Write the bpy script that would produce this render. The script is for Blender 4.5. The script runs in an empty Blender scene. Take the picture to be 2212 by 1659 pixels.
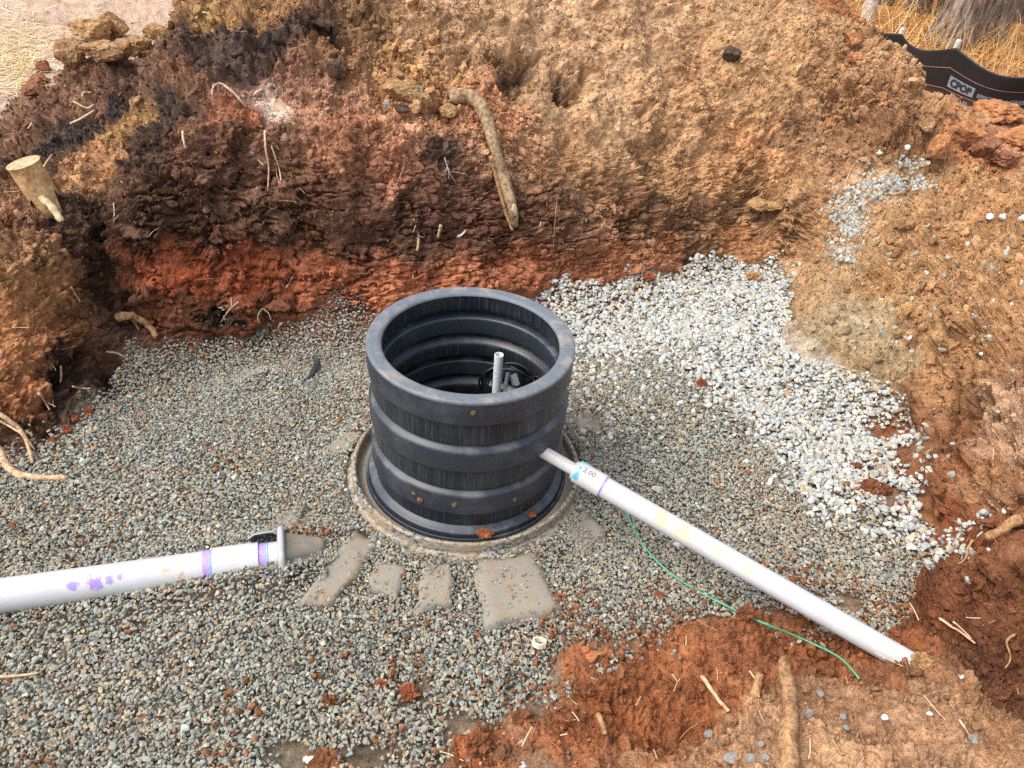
import bpy, bmesh, math, random
import numpy as np
from mathutils import Vector, Matrix, Euler
from mathutils.bvhtree import BVHTree

random.seed(7); RNG = np.random.default_rng(11)
scene = bpy.context.scene
C = scene.collection

# ------------------------------------------------------------------ camera
W, H, F = 2212.0, 1659.0, 1658.0            # working picture size and focal length in its pixels
PITCH, ROLL, HC = math.radians(36.55), math.radians(4.57), 2.025
FW = np.array([0, math.cos(PITCH), -math.sin(PITCH)])
UP = np.array([0, math.sin(PITCH), math.cos(PITCH)])
RT = np.array([1.0, 0, 0])
EYE = np.array([0.0, 0.0, HC])
cr, sr = math.cos(ROLL), math.sin(ROLL)
cam_d = bpy.data.cameras.new('camera'); cam = bpy.data.objects.new('camera', cam_d); C.objects.link(cam)
cam_d.sensor_fit = 'HORIZONTAL'; cam_d.sensor_width = 36.0; cam_d.lens = 36.0 * F / W
cam_d.clip_start = 0.05; cam_d.clip_end = 400
Rr, Uu = cr * RT + sr * UP, -sr * RT + cr * UP
cam.matrix_world = Matrix(((Rr[0], Uu[0], -FW[0], EYE[0]), (Rr[1], Uu[1], -FW[1], EYE[1]), (Rr[2], Uu[2], -FW[2], EYE[2]), (0, 0, 0, 1)))
scene.camera = cam

# ------------------------------------------------------------------ light: bright overcast
SUN_EL, SUN_AZ = math.radians(57), math.radians(248)      # azimuth measured from +Y, clockwise
wd = bpy.data.worlds.new('World'); scene.world = wd; wd.use_nodes = True
nt = wd.node_tree; nt.nodes.clear()
o_ = nt.nodes.new('ShaderNodeOutputWorld'); bg = nt.nodes.new('ShaderNodeBackground')
sky = nt.nodes.new('ShaderNodeTexSky'); sky.sky_type = 'NISHITA'; sky.sun_disc = False
sky.sun_elevation = SUN_EL; sky.sun_rotation = SUN_AZ; sky.dust_density = 4.0; sky.air_density = 1.0; sky.ozone_density = 1.0
hs = nt.nodes.new('ShaderNodeHueSaturation'); hs.inputs['Saturation'].default_value = 0.45
nt.links.new(sky.outputs[0], hs.inputs['Color']); nt.links.new(hs.outputs[0], bg.inputs['Color'])
bg.inputs['Strength'].default_value = 0.15
nt.links.new(bg.outputs[0], o_.inputs['Surface'])
sun_d = bpy.data.lights.new('sun', 'SUN'); sun = bpy.data.objects.new('sun', sun_d); C.objects.link(sun)
sun_d.energy = 0.85; sun_d.angle = math.radians(40); sun_d.color = (1.0, 0.97, 0.93)
sdir = Vector((math.sin(SUN_AZ) * math.cos(SUN_EL), math.cos(SUN_AZ) * math.cos(SUN_EL), math.sin(SUN_EL)))
sun.rotation_euler = sdir.to_track_quat('Z', 'Y').to_euler()
vs = scene.view_settings; vs.view_transform = 'Standard'; vs.look = 'None'; vs.gamma = 1; vs.exposure = 1.03
vs.use_curve_mapping = False
scene.cycles.use_denoising = False; scene.cycles.max_bounces = 6; scene.cycles.diffuse_bounces = 3; scene.cycles.glossy_bounces = 2; scene.cycles.transmission_bounces = 2

# ------------------------------------------------------------------ helpers
def ray(px, py):
    a, b = (px - W / 2) / F, (py - H / 2) / F
    u, v = cr * a + sr * b, -sr * a + cr * b
    return FW + u * RT - v * UP
def at(px, py, z=None, Y=None):
    d = ray(px, py); k = (z - HC) / d[2] if z is not None else Y / d[1]
    return EYE + k * d
def desat(c, k):
    c = np.array(c, float); g = c.mean(-1, keepdims=True); return g + (c - g) * k
def lin(c):
    c = np.array(c, float) / 255.0
    return np.where(c <= 0.04045, c / 12.92, ((c + 0.055) / 1.055) ** 2.4)

def h3(ix, iy, iz, seed):
    with np.errstate(over='ignore'):
        h = (ix.astype(np.uint32) * np.uint32(374761393) + iy.astype(np.uint32) * np.uint32(668265263)
             + iz.astype(np.uint32) * np.uint32(2246822519) + np.uint32((seed * 3266489917) & 0xffffffff))
        h = (h ^ (h >> np.uint32(13))) * np.uint32(1274126177)
        h = (h ^ (h >> np.uint32(16))) * np.uint32(2654435761)
        h = h ^ (h >> np.uint32(15))
    return h.astype(np.float32) * np.float32(1 / 4294967295.0)
def vnoise(P, seed=0):                       # value noise in -1..1
    i = np.floor(P).astype(np.int64); f = (P - i).astype(np.float32); f = f * f * f * (f * (f * 6 - 15) + 10)
    ix, iy, iz = i[:, 0], i[:, 1], i[:, 2]
    r = 0
    for dx in (0, 1):
        wx = f[:, 0] if dx else 1 - f[:, 0]
        for dy in (0, 1):
            wy = wx * (f[:, 1] if dy else 1 - f[:, 1])
            for dz in (0, 1):
                r = r + wy * (f[:, 2] if dz else 1 - f[:, 2]) * h3(ix + dx, iy + dy, iz + dz, seed)
    return r * 2 - 1
_c, _s = math.cos(0.7), math.sin(0.7)
ROTM = np.array([[_c, -_s, 0], [_s * _c, _c * _c, -_s], [_s * _s, _c * _s, _c]])
def fbm(P, oct=4, seed=0, gain=0.5):
    r = 0; a = 1.0; Q = np.asarray(P, float)
    for o in range(oct):
        r = r + a * vnoise(Q, seed + o * 17); Q = Q @ ROTM.T * 2.03 + 11.3; a *= gain
    return r
def worley(P, seed=0):                       # nearest feature distance and that cell's random value
    i = np.floor(P).astype(np.int64); f = (P - i).astype(np.float32)
    best = np.full(len(P), 9.0, np.float32); rid = np.zeros(len(P), np.float32)
    for dx in (-1, 0, 1):
        for dy in (-1, 0, 1):
            for dz in (-1, 0, 1):
                cx, cy, cz = i[:, 0] + dx, i[:, 1] + dy, i[:, 2] + dz
                a = h3(cx, cy, cz, seed); b = h3(cx, cy, cz, seed + 1); c = h3(cx, cy, cz, seed + 2)
                d = (dx + a - f[:, 0]) ** 2 + (dy + b - f[:, 1]) ** 2 + (dz + c - f[:, 2]) ** 2
                m = d < best; best = np.where(m, d, best); rid = np.where(m, h3(cx, cy, cz, seed + 3), rid)
    return np.sqrt(best), rid
def sstep(a, b, x):
    t = np.clip((x - a) / (b - a), 0, 1); return t * t * (3 - 2 * t)

def tag(o, label=None, cat=None, group=None, kind=None):
    if label: o['label'] = label
    if cat: o['category'] = cat
    if group: o['group'] = group
    if kind: o['kind'] = kind
    return o
def link(name, me, mat=None, parent=None):
    o = bpy.data.objects.new(name, me); C.objects.link(o)
    if mat is not None and me is not None: me.materials.clear(); me.materials.append(mat)
    if parent is not None: o.parent = parent
    return o
def empty(name, loc=(0, 0, 0)):
    o = bpy.data.objects.new(name, None); C.objects.link(o); o.location = loc; o.empty_display_size = 0.05
    return o
def mesh(name, V, Fc, smooth=True):
    me = bpy.data.meshes.new(name); me.from_pydata([tuple(map(float, v)) for v in V], [], [tuple(int(i) for i in f) for f in Fc])
    if smooth: me.polygons.foreach_set('use_smooth', [True] * len(me.polygons))
    me.update(); return me
def mesh_quads(name, V, Q, smooth=True):     # fast path for big meshes, Q is (n,4)
    me = bpy.data.meshes.new(name); n = len(Q)
    me.vertices.add(len(V)); me.vertices.foreach_set('co', np.asarray(V, np.float32).ravel())
    me.loops.add(n * 4); me.loops.foreach_set('vertex_index', np.asarray(Q, np.int32).ravel())
    me.polygons.add(n); me.polygons.foreach_set('loop_start', np.arange(0, n * 4, 4, dtype=np.int32))
    if smooth: me.polygons.foreach_set('use_smooth', np.ones(n, bool))
    me.update(calc_edges=True); return me
def set_col(me, name, cols):
    a = me.attributes.new(name, 'FLOAT_COLOR', 'POINT')
    c = np.ones((len(cols), 4), np.float32); c[:, :3] = cols
    a.data.foreach_set('color', c.ravel())

def lathe(name, prof, seg=96, center=(0, 0, 0), a0=0.0, a1=2 * math.pi):
    full = abs(a1 - a0 - 2 * math.pi) < 1e-6
    n = seg if full else seg + 1
    V = []; Fc = []
    for k in range(n):
        a = a0 + (a1 - a0) * k / seg
        for r, z in prof: V.append((center[0] + r * math.cos(a), center[1] + r * math.sin(a), center[2] + z))
    m = len(prof)
    for k in range(seg):
        k2 = (k + 1) % n
        for j in range(m - 1): Fc.append((k * m + j, k2 * m + j, k2 * m + j + 1, k * m + j + 1))
    return mesh(name, V, Fc)
def round_profile(pts, r=0.006, steps=4):    # round the corners of a profile polyline
    out = [pts[0]]
    for i in range(1, len(pts) - 1):
        p0, p1, p2 = np.array(pts[i - 1]), np.array(pts[i]), np.array(pts[i + 1])
        d0, d1 = p0 - p1, p2 - p1; l0, l1 = np.linalg.norm(d0), np.linalg.norm(d1)
        rr = min(r, l0 * .45, l1 * .45); a, b = p1 + d0 / l0 * rr, p1 + d1 / l1 * rr
        for k in range(steps + 1):
            t = k / steps; out.append(tuple((1 - t) ** 2 * a + 2 * t * (1 - t) * p1 + t * t * b))
    out.append(pts[-1]); return out
def spline(pts, n=8):
    P = np.array(pts, float)
    if len(P) < 3: return np.array([P[0] + (P[-1] - P[0]) * t for t in np.linspace(0, 1, n + 1)])
    Q = np.vstack([2 * P[0] - P[1], P, 2 * P[-1] - P[-2]]); out = []
    for i in range(1, len(Q) - 2):
        for k in range(n):
            t = k / n; a, b, c, d = Q[i - 1], Q[i], Q[i + 1], Q[i + 2]
            out.append(0.5 * (2 * b + (c - a) * t + (2 * a - 5 * b + 4 * c - d) * t * t + (-a + 3 * b - 3 * c + d) * t ** 3))
    out.append(P[-1]); return np.array(out)
def tube_geo(path, rad, seg=10, wob=0.0, seed=0, cap=True):
    path = np.asarray(path, float); n = len(path); rad = np.broadcast_to(np.asarray(rad, float), (n,)) if np.ndim(rad) == 0 else np.asarray(rad, float)
    tan = np.gradient(path, axis=0); tan /= np.linalg.norm(tan, axis=1)[:, None] + 1e-12
    ref = np.array([0.13, 0.21, 0.97]);
    if abs(tan[0] @ ref) > .9: ref = np.array([1., 0, 0])
    nrm = np.cross(tan[0], ref); nrm /= np.linalg.norm(nrm); V = []; Fc = []
    rs = np.random.default_rng(seed)
    ph = rs.uniform(0, 6.28, 6)
    for i in range(n):
        nrm = nrm - tan[i] * (nrm @ tan[i]); nrm /= np.linalg.norm(nrm) + 1e-12; bn = np.cross(tan[i], nrm)
        for k in range(seg):
            a = 2 * math.pi * k / seg
            w = 1 + wob * (math.sin(2 * a + ph[0] + i * .3) * .5 + math.sin(3 * a + ph[1] - i * .55) * .5 + math.sin(i * 1.3 + ph[2]) * .5 + rs.uniform(-.4, .4))
            V.append(path[i] + rad[i] * w * (math.cos(a) * nrm + math.sin(a) * bn))
    for i in range(n - 1):
        for k in range(seg): Fc.append((i * seg + k, i * seg + (k + 1) % seg, (i + 1) * seg + (k + 1) % seg, (i + 1) * seg + k))
    if cap:
        Fc.append(tuple(range(seg))[::-1]); Fc.append(tuple((n - 1) * seg + k for k in range(seg)))
    return V, Fc
def tube(name, path, rad, seg=10, wob=0.0, seed=0, cap=True):
    V, Fc = tube_geo(path, rad, seg, wob, seed, cap); return mesh(name, V, Fc)

# ------------------------------------------------------------------ materials
def new_mat(name, rough=0.8, spec=0.3):
    m = bpy.data.materials.new(name); m.use_nodes = True; n = m.node_tree.nodes
    b = n['Principled BSDF']; b.inputs['Roughness'].default_value = rough
    b.inputs['Specular IOR Level'].default_value = spec
    return m, m.node_tree, b
def N(nt, t, **k):
    n = nt.nodes.new(t)
    for a, v in k.items(): setattr(n, a, v)
    return n
def noise(nt, scale, detail=4, rough=.6, coord=None, kind='Object'):
    t = N(nt, 'ShaderNodeTexNoise'); t.inputs['Scale'].default_value = scale; t.inputs['Detail'].default_value = detail; t.inputs['Roughness'].default_value = rough
    if coord is None:
        tc = N(nt, 'ShaderNodeTexCoord'); coord = tc.outputs[kind]
    nt.links.new(coord, t.inputs['Vector']); return t
def ramp(nt, src, stops):
    r = N(nt, 'ShaderNodeValToRGB'); e = r.color_ramp.elements
    while len(e) < len(stops): e.new(0.5)
    for i, (p, c) in enumerate(stops):
        e[i].position = p; e[i].color = (*c, 1) if len(c) == 3 else c
    nt.links.new(src, r.inputs['Fac']); return r
def mix(nt, fac, a, b, mode='MIX'):
    m = N(nt, 'ShaderNodeMix'); m.data_type = 'RGBA'; m.blend_type = mode
    for sock, v in ((m.inputs[0], fac), (m.inputs[6], a), (m.inputs[7], b)):
        if hasattr(v, 'is_output') or hasattr(v, 'links'): nt.links.new(v, sock)
        elif isinstance(v, (int, float)): sock.default_value = v
        else: sock.default_value = (*[float(q) for q in v][:3], 1)
    return m.outputs[2]
def bump(nt, b, heights, dist=0.004, strength=0.6):
    prev = None
    for h, d, s in heights:
        bn = N(nt, 'ShaderNodeBump'); bn.inputs['Distance'].default_value = d; bn.inputs['Strength'].default_value = s
        nt.links.new(h, bn.inputs['Height'])
        if prev is not None: nt.links.new(prev, bn.inputs['Normal'])
        prev = bn.outputs[0]
    nt.links.new(prev, b.inputs['Normal'])

def soil_material(name, attr, inst=False, rough=0.95):
    m, nt, b = new_mat(name, rough, 0.15)
    a = N(nt, 'ShaderNodeAttribute', attribute_name=attr, attribute_type='INSTANCER' if inst else 'GEOMETRY')
    geo = N(nt, 'ShaderNodeNewGeometry'); pos = geo.outputs['Position']
    n1 = noise(nt, 45, 5, .7, pos); n2 = noise(nt, 190, 3, .7, pos)
    r1 = ramp(nt, n1.outputs['Fac'], [(.30, (.62, .60, .58)), (.5, (1, 1, 1)), (.72, (1.38, 1.34, 1.26))])
    c = mix(nt, 1.0, a.outputs['Color'], r1.outputs[0], 'MULTIPLY')
    r2 = ramp(nt, n2.outputs['Fac'], [(.33, (.70, .68, .66)), (.52, (1, 1, 1)), (.68, (1.30, 1.28, 1.24))])
    c = mix(nt, 1.0, c, r2.outputs[0], 'MULTIPLY')
    nt.links.new(c, b.inputs['Base Color'])
    vo = N(nt, 'ShaderNodeTexVoronoi'); vo.feature = 'F1'; vo.inputs['Scale'].default_value = 85
    wp = mix(nt, .02, pos, n1.outputs['Color'], 'ADD'); nt.links.new(wp, vo.inputs['Vector'])
    iv = N(nt, 'ShaderNodeMath', operation='SUBTRACT'); iv.inputs[0].default_value = 1.0; nt.links.new(vo.outputs['Distance'], iv.inputs[1])
    bump(nt, b, [(n1.outputs['Fac'], .014, .6), (iv.outputs[0], .006, .5), (n2.outputs['Fac'], .005, .8)])
    return m
M = {}
M['soil'] = soil_material('soil', 'soil_colour')
M['crumb'] = soil_material('soil_crumb', 'tint', True)
def stone_material(name, rough=.75, vary=.5):
    m, nt, b = new_mat(name, rough, .35)
    a = N(nt, 'ShaderNodeAttribute', attribute_name='tint', attribute_type='INSTANCER')
    geo = N(nt, 'ShaderNodeNewGeometry')
    n1 = noise(nt, 70, 4, .65, geo.outputs['Position']); n2 = noise(nt, 320, 2, .6, geo.outputs['Position'])
    r1 = ramp(nt, n1.outputs['Fac'], [(.3, (.74, .72, .70)), (.5, (1, 1, 1)), (.7, (1.2, 1.17, 1.1))])
    c = mix(nt, 1.0, a.outputs['Color'], r1.outputs[0], 'MULTIPLY')
    nt.links.new(c, b.inputs['Base Color'])
    bump(nt, b, [(n1.outputs['Fac'], .004, .4), (n2.outputs['Fac'], .0015, .5)])
    return m
M['stone'] = stone_material('crushed_stone')
M['white_stone'] = stone_material('white_stone', .6)

def plain_soil(name, col, col2, scale=30, rough=.95, bd=.006, spec=.15):      # one lump of earth or rock
    m, nt, b = new_mat(name, rough, spec)
    n1 = noise(nt, scale, 5, .7); n2 = noise(nt, scale * 6, 3, .7)
    r = ramp(nt, n1.outputs['Fac'], [(.32, lin(col2)), (.62, lin(col))])
    r2 = ramp(nt, n2.outputs['Fac'], [(.3, (.66, .64, .62)), (.55, (1, 1, 1)), (.7, (1.2, 1.18, 1.15))])
    nt.links.new(mix(nt, 1, r.outputs[0], r2.outputs[0], 'MULTIPLY'), b.inputs['Base Color'])
    bump(nt, b, [(n1.outputs['Fac'], bd * 2, .6), (n2.outputs['Fac'], bd * .6, .7)])
    return m
M['rock_tan'] = plain_soil('tan_rock', (184, 148, 106), (112, 80, 52), 16)
M['rock_red'] = plain_soil('red_brown_rock', (160, 112, 84), (98, 62, 44), 18)
M['rock_orange'] = plain_soil('orange_rock', (190, 136, 94), (124, 78, 50), 15)
M['rock_grey'] = plain_soil('grey_rock', (178, 170, 160), (120, 112, 104), 40, .8)
M['rock_dark'] = plain_soil('dark_lump', (104, 84, 70), (52, 40, 34), 25)
M['clod'] = plain_soil('red_clod', (142, 92, 62), (80, 48, 32), 30)
M['clod_tan'] = plain_soil('tan_clod', (188, 148, 102), (112, 82, 54), 28)
M['clod_orange'] = plain_soil('orange_clod', (164, 98, 66), (104, 56, 36), 34)
M['pebble_white'] = plain_soil('white_pebble', (232, 230, 224), (196, 192, 184), 40, .6, .001)
M['pebble_grey'] = plain_soil('grey_pebble', (160, 158, 150), (112, 110, 104), 50, .7, .002)

def root_mat(name, col, col2, scale=60):
    m, nt, b = new_mat(name, .8, .2)
    tc = N(nt, 'ShaderNodeTexCoord'); n1 = noise(nt, scale, 5, .7, tc.outputs['Object']); n2 = noise(nt, scale * 5, 3, .6, tc.outputs['Object'])
    r = ramp(nt, n1.outputs['Fac'], [(.34, lin(col2)), (.58, lin(col))])
    r2 = ramp(nt, n2.outputs['Fac'], [(.35, (.7, .68, .65)), (.6, (1.1, 1.1, 1.1))])
    nt.links.new(mix(nt, 1, r.outputs[0], r2.outputs[0], 'MULTIPLY'), b.inputs['Base Color'])
    bump(nt, b, [(n1.outputs['Fac'], .004, .6), (n2.outputs['Fac'], .0015, .6)])
    return m
M['root_pale'] = root_mat('pale_root', (222, 192, 156), (170, 128, 92))
M['root_brown'] = root_mat('brown_root', (186, 146, 106), (122, 86, 58))
M['bark_root'] = root_mat('bark_root', (176, 148, 116), (92, 70, 52), 45)
M['root_grey'] = root_mat('grey_root', (196, 182, 168), (140, 122, 108))
M['wood'] = root_mat('split_wood', (222, 184, 134), (176, 128, 82), 18)
M['wood_end'] = root_mat('weathered_end_grain', (206, 174, 136), (150, 118, 86), 40)
M['wood_pale'] = root_mat('fresh_wood', (236, 220, 178), (206, 180, 128), 60)

# ------------------------------------------------------------------ terrain: pit floor, cut walls, spoil heap, banks
RC = np.array([-0.148, 2.157]); LIP_Z = 0.06            # riser axis in plan
GP = [(0, 965), (60, 962), (105, 950), (150, 920), (195, 868), (235, 828), (255, 785), (300, 748), (350, 738), (400, 722), (470, 712), (520, 712),
      (560, 692), (640, 686), (800, 684), (1000, 655), (1150, 632), (1300, 612), (1450, 586), (1560, 572), (1650, 553), (1690, 566), (1712, 602),
      (1716, 650), (1702, 700), (1698, 748), (1760, 782), (1870, 810), (1945, 842), (1985, 890), (2000, 940), (2010, 1040), (2045, 1150), (2085, 1232),
      (2000, 1250), (1992, 1300), (1985, 1345), (1900, 1372), (1700, 1335), (1600, 1345), (1500, 1352), (1420, 1372), (1330, 1385), (1210, 1430),
      (1190, 1490), (1110, 1540), (1095, 1590), (985, 1610), (960, 1659)]
GPW = [tuple(at(x, y, z=0.0)[:2]) for x, y in GP]
POLY = np.array(GPW + [(-0.1, 0.5), (-2.4, 0.5), (-2.25, 1.6)])
def poly_dist(x, y, P):                      # signed distance, negative inside
    d = np.full(x.shape, 1e9); ins = np.zeros(x.shape, bool); n = len(P)
    for i in range(n):
        a, b = P[i], P[(i + 1) % n]; e = b - a; L = e @ e
        t = np.clip(((x - a[0]) * e[0] + (y - a[1]) * e[1]) / L, 0, 1)
        d = np.minimum(d, np.hypot(x - a[0] - t * e[0], y - a[1] - t * e[1]))
        c = ((a[1] > y) != (b[1] > y)); ins ^= c & (x < (b[0] - a[0]) * (y - a[1]) / ((b[1] - a[1]) if abs(b[1] - a[1]) > 1e-12 else 1e-12) + a[0])
    return np.where(ins, -d, d)

CP = [(x, y, 0.0) for x, y in GPW]
CP += [(x, y, 0.0) for x in (-1.6, -1.1, -.6, -.1, .4, .9) for y in (1.7, 2.2, 2.7)] + [(-1.2, .7, 0), (-.6, .9, 0), (-1.8, 1.2, 0), (-.6, 1.3, 0), (.9, 3.2, .02), (1.2, 3.7, .03), (1.4, 2.2, 0), (1.2, 1.75, 0)]
for px, py, z in [(1500, 1659, .16), (1700, 1659, .2), (2000, 1659, .22), (2212, 1659, .2), (1400, 1560, .06), (1480, 1560, .03), (1600, 1480, .06), (1700, 1470, .07),
                  (1850, 1450, .02), (1995, 1470, .13), (2080, 1470, .12), (2150, 1470, .02), (2212, 1520, .03), (1300, 1480, .05), (1200, 1560, .06), (1100, 1640, .06),
                  (1990, 1530, .17), (1800, 1560, .18), (1600, 1600, .13), (1500, 1420, .045), (1650, 1400, .03), (1800, 1400, .02), (1880, 1405, .0),
                  (2050, 1000, .12), (2120, 1100, .2), (2200, 1200, .28), (2200, 1400, .12), (2100, 1320, .06), (2212, 1050, .36), (2050, 800, .22), (2150, 800, .42), (2212, 780, .5),
                  (1900, 700, .12), (1800, 650, .09), (1760, 700, .05), (1850, 600, .2), (1950, 600, .28), (2000, 700, .25), (2100, 650, .42), (2200, 600, .55), (2212, 450, .64),
                  (2100, 450, .54), (2000, 450, .46), (1900, 500, .36), (1800, 520, .2), (1740, 560, .1), (1900, 400, .5), (1800, 430, .38), (1700, 480, .22), (1700, 420, .36),
                  (2000, 370, .57), (2100, 370, .61), (1900, 310, .66), (1938, 258, .76), (2000, 318, .68), (1852, 124, 1.0), (1806, 0, 1.2), (1826, 60, 1.1), (1898, 190, .88),
                  (2000, 205, .46), (2100, 230, .45), (2150, 280, .48), (2212, 300, .52), (2212, 240, .45), (1965, 165, .46), (2212, 370, .6), (1930, 120, .46), (2100, 120, .46), (2212, 60, .46),
                  (200, 120, .5), (100, 100, .5), (0, 0, .5), (0, 200, .5), (300, 40, .5), (350, 15, .5), (60, 160, .5), (250, 100, .5)]:
    CP.append(tuple(at(px, py, z=z)))
for px, py, Y in [(290, 640, 2.9), (290, 520, 2.97), (290, 400, 3.06), (300, 300, 3.25), (300, 200, 3.65), (290, 140, 3.95),
                  (450, 640, 3.0), (450, 560, 3.04), (450, 440, 3.1), (450, 320, 3.2), (450, 220, 3.5), (450, 120, 3.85), (420, 20, 4.25),
                  (600, 620, 3.13), (600, 560, 3.16), (600, 440, 3.23), (600, 320, 3.35), (600, 220, 3.65), (600, 120, 3.95), (600, 20, 4.3),
                  (750, 620, 3.22), (750, 560, 3.26), (750, 440, 3.35), (750, 320, 3.5), (750, 220, 3.75), (750, 120, 4.05), (750, 20, 4.4),
                  (900, 600, 3.38), (900, 560, 3.41), (900, 440, 3.5), (900, 320, 3.65), (900, 200, 3.95), (900, 100, 4.2), (900, 0, 4.5),
                  (1050, 590, 3.53), (1050, 500, 3.6), (1050, 400, 3.7), (1050, 300, 3.85), (1050, 200, 4.1), (1050, 100, 4.35), (1050, 0, 4.65),
                  (1200, 560, 3.7), (1200, 440, 3.8), (1200, 320, 4.0), (1200, 230, 4.2), (1200, 130, 4.5), (1200, 0, 4.85),
                  (1350, 540, 3.88), (1350, 440, 3.98), (1350, 330, 4.2), (1350, 200, 4.5), (1350, 100, 4.75), (1350, 0, 5.0),
                  (1500, 520, 4.08), (1500, 440, 4.15), (1500, 330, 4.4), (1500, 200, 4.7), (1500, 100, 4.95), (1500, 0, 5.2),
                  (1650, 500, 4.3), (1650, 400, 4.42), (1650, 300, 4.6), (1650, 200, 4.8), (1650, 100, 5.05), (1650, 0, 5.3),
                  (1780, 330, 4.62), (1780, 200, 4.8), (1770, 100, 5.0), (1760, 0, 5.3),
                  (330, 110, 4.0), (270, 155, 3.9), (150, 175, 3.8), (60, 232, 3.7), (0, 292, 3.6), (-120, 340, 3.4),
                  (0, 340, 3.25), (60, 380, 3.15), (100, 440, 3.05), (150, 480, 2.98), (0, 450, 2.93), (0, 560, 2.63), (0, 700, 2.41), (100, 700, 2.53), (100, 560, 2.75), (170, 580, 2.82),
                  (0, 850, 2.2), (215, 650, 2.86), (238, 540, 3.0), (235, 450, 3.1)]:
    CP.append(tuple(at(px, py, Y=Y)))
CP += [(-.7, 5.0, 1.35), (0, 5.3, 1.45), (.9, 5.7, 1.5), (1.6, 5.9, 1.4), (-.8, 6.2, .6), (0, 6.6, .6), (1, 7, .6), (2, 7.2, .5), (-1.6, 5.6, .6),
       (2.6, 5.6, .52), (2.5, 6.2, .5), (-2.6, 4.4, .52), (-2.3, 4.75, .52), (-1.95, 5.2, .55), (-3, 4, .5), (-2.4, 2, .5), (-2.5, 1.2, .5), (-3, 2.6, .55), (-3, 1, .5), (-2.25, 1.6, .2), (-2.4, .6, .3),
       (.5, .55, .28), (1.5, .55, .3), (2.4, .8, .35), (2.4, 1.6, .5), (2.6, 2.6, .65), (2.9, 3.6, .62), (3.5, 2, .6), (-4, 3, .5), (-5, 5, .5), (-3, 8, .5), (3, 9, .5), (6, 6, .5), (8, 12, .5), (0, 12, .5), (-8, 12, .5), (-8, 6, .5), (5, 3.5, .6)]
CP = np.array(CP)
# drop near-duplicates, then fit a smooth sheet through the surveyed points
keep = []
for i in range(len(CP)):
    if all(np.hypot(*(CP[i, :2] - CP[j, :2])) > .012 for j in keep): keep.append(i)
CP = CP[keep]; n = len(CP)
A = np.zeros((n + 3, n + 3)); D = np.hypot(CP[:, None, 0] - CP[None, :, 0], CP[:, None, 1] - CP[None, :, 1])
A[:n, :n] = D - 0.004 * np.eye(n); A[:n, n] = 1; A[:n, n + 1:] = CP[:, :2]; A[n, :n] = 1; A[n + 1:, :n] = CP[:, :2].T
TW = np.linalg.solve(A, np.r_[CP[:, 2], 0, 0, 0])
def base_z(x, y):
    out = np.empty(x.shape, float); xf, yf, of = x.ravel(), y.ravel(), out.reshape(-1)
    for s in range(0, len(xf), 20000):
        d = np.sqrt((xf[s:s + 20000, None].astype(np.float32) - CP[None, :, 0].astype(np.float32)) ** 2 + (yf[s:s + 20000, None].astype(np.float32) - CP[None, :, 1].astype(np.float32)) ** 2)
        of[s:s + 20000] = d @ TW[:n].astype(np.float32) + TW[n] + xf[s:s + 20000] * TW[n + 1] + yf[s:s + 20000] * TW[n + 2]
    return out

ff = [(-1.4, 1.5), (-.909, 2.08), (-.80, 2.3), (-.64, 2.67), (-.55, 2.85), (-.371, 3.1), (-.226, 3.18), (.02, 3.55), (.12, 3.73), (.216, 3.93), (.30, 4.12), (.345, 4.18), (.40, 4.05), (.45, 3.85), (.551, 3.45), (.663, 3.0), (.75, 2.6), (.86, 2.1), (1.0, 1.75), (1.5, 1.25)]
NQ = 1040
q = np.linspace(-1.46, 1.46, NQ)
yf = np.interp(q, *np.array(ff).T); ker = np.hanning(15); ker /= ker.sum(); yf = np.convolve(np.pad(yf, 7, mode='edge'), ker, 'valid')
ya = np.minimum(1.7, .75 * yf)
rows = []; sec = []
def add_rows(a, b, k, s, p=1.0):
    for t in np.linspace(0, 1, k, endpoint=False): rows.append(a + (b - a) * t ** p); sec.append(s)
add_rows(np.full(NQ, .6), ya, 210, 1); add_rows(ya, yf - .03, 150, 2); add_rows(yf - .03, yf + .42, 240, 3); add_rows(yf + .42, yf + 1.9, 240, 4); add_rows(yf + 1.9, np.full(NQ, 15.0), 70, 5, 2.0)
YY = np.array(rows); XX = YY * q[None, :]; NR = len(rows); sec = np.array(sec)
ZZ = base_z(XX, YY)
for _ in range(2):                           # take the crease off the fitted sheet
    ZZ[1:-1, 1:-1] = .25 * ZZ[1:-1, 1:-1] + .125 * (ZZ[2:, 1:-1] + ZZ[:-2, 1:-1] + ZZ[1:-1, 2:] + ZZ[1:-1, :-2]) + .0625 * (ZZ[2:, 2:] + ZZ[:-2, 2:] + ZZ[2:, :-2] + ZZ[:-2, :-2])
P0 = np.stack([XX, YY, ZZ], -1)
def grid_normals(P):
    a = np.gradient(P, axis=1); b = np.gradient(P, axis=0); nn = np.cross(a, b); return nn / (np.linalg.norm(nn, axis=-1, keepdims=True) + 1e-12)
NN = grid_normals(P0).reshape(-1, 3); V0 = P0.reshape(-1, 3)
gd = poly_dist(V0[:, 0], V0[:, 1], POLY)     # distance from the gravel outline
ii = np.arange(NR * NQ).reshape(NR, NQ)
QU = np.stack([ii[:-1, :-1], ii[:-1, 1:], ii[1:, 1:], ii[1:, :-1]], -1).reshape(-1, 4)

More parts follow.
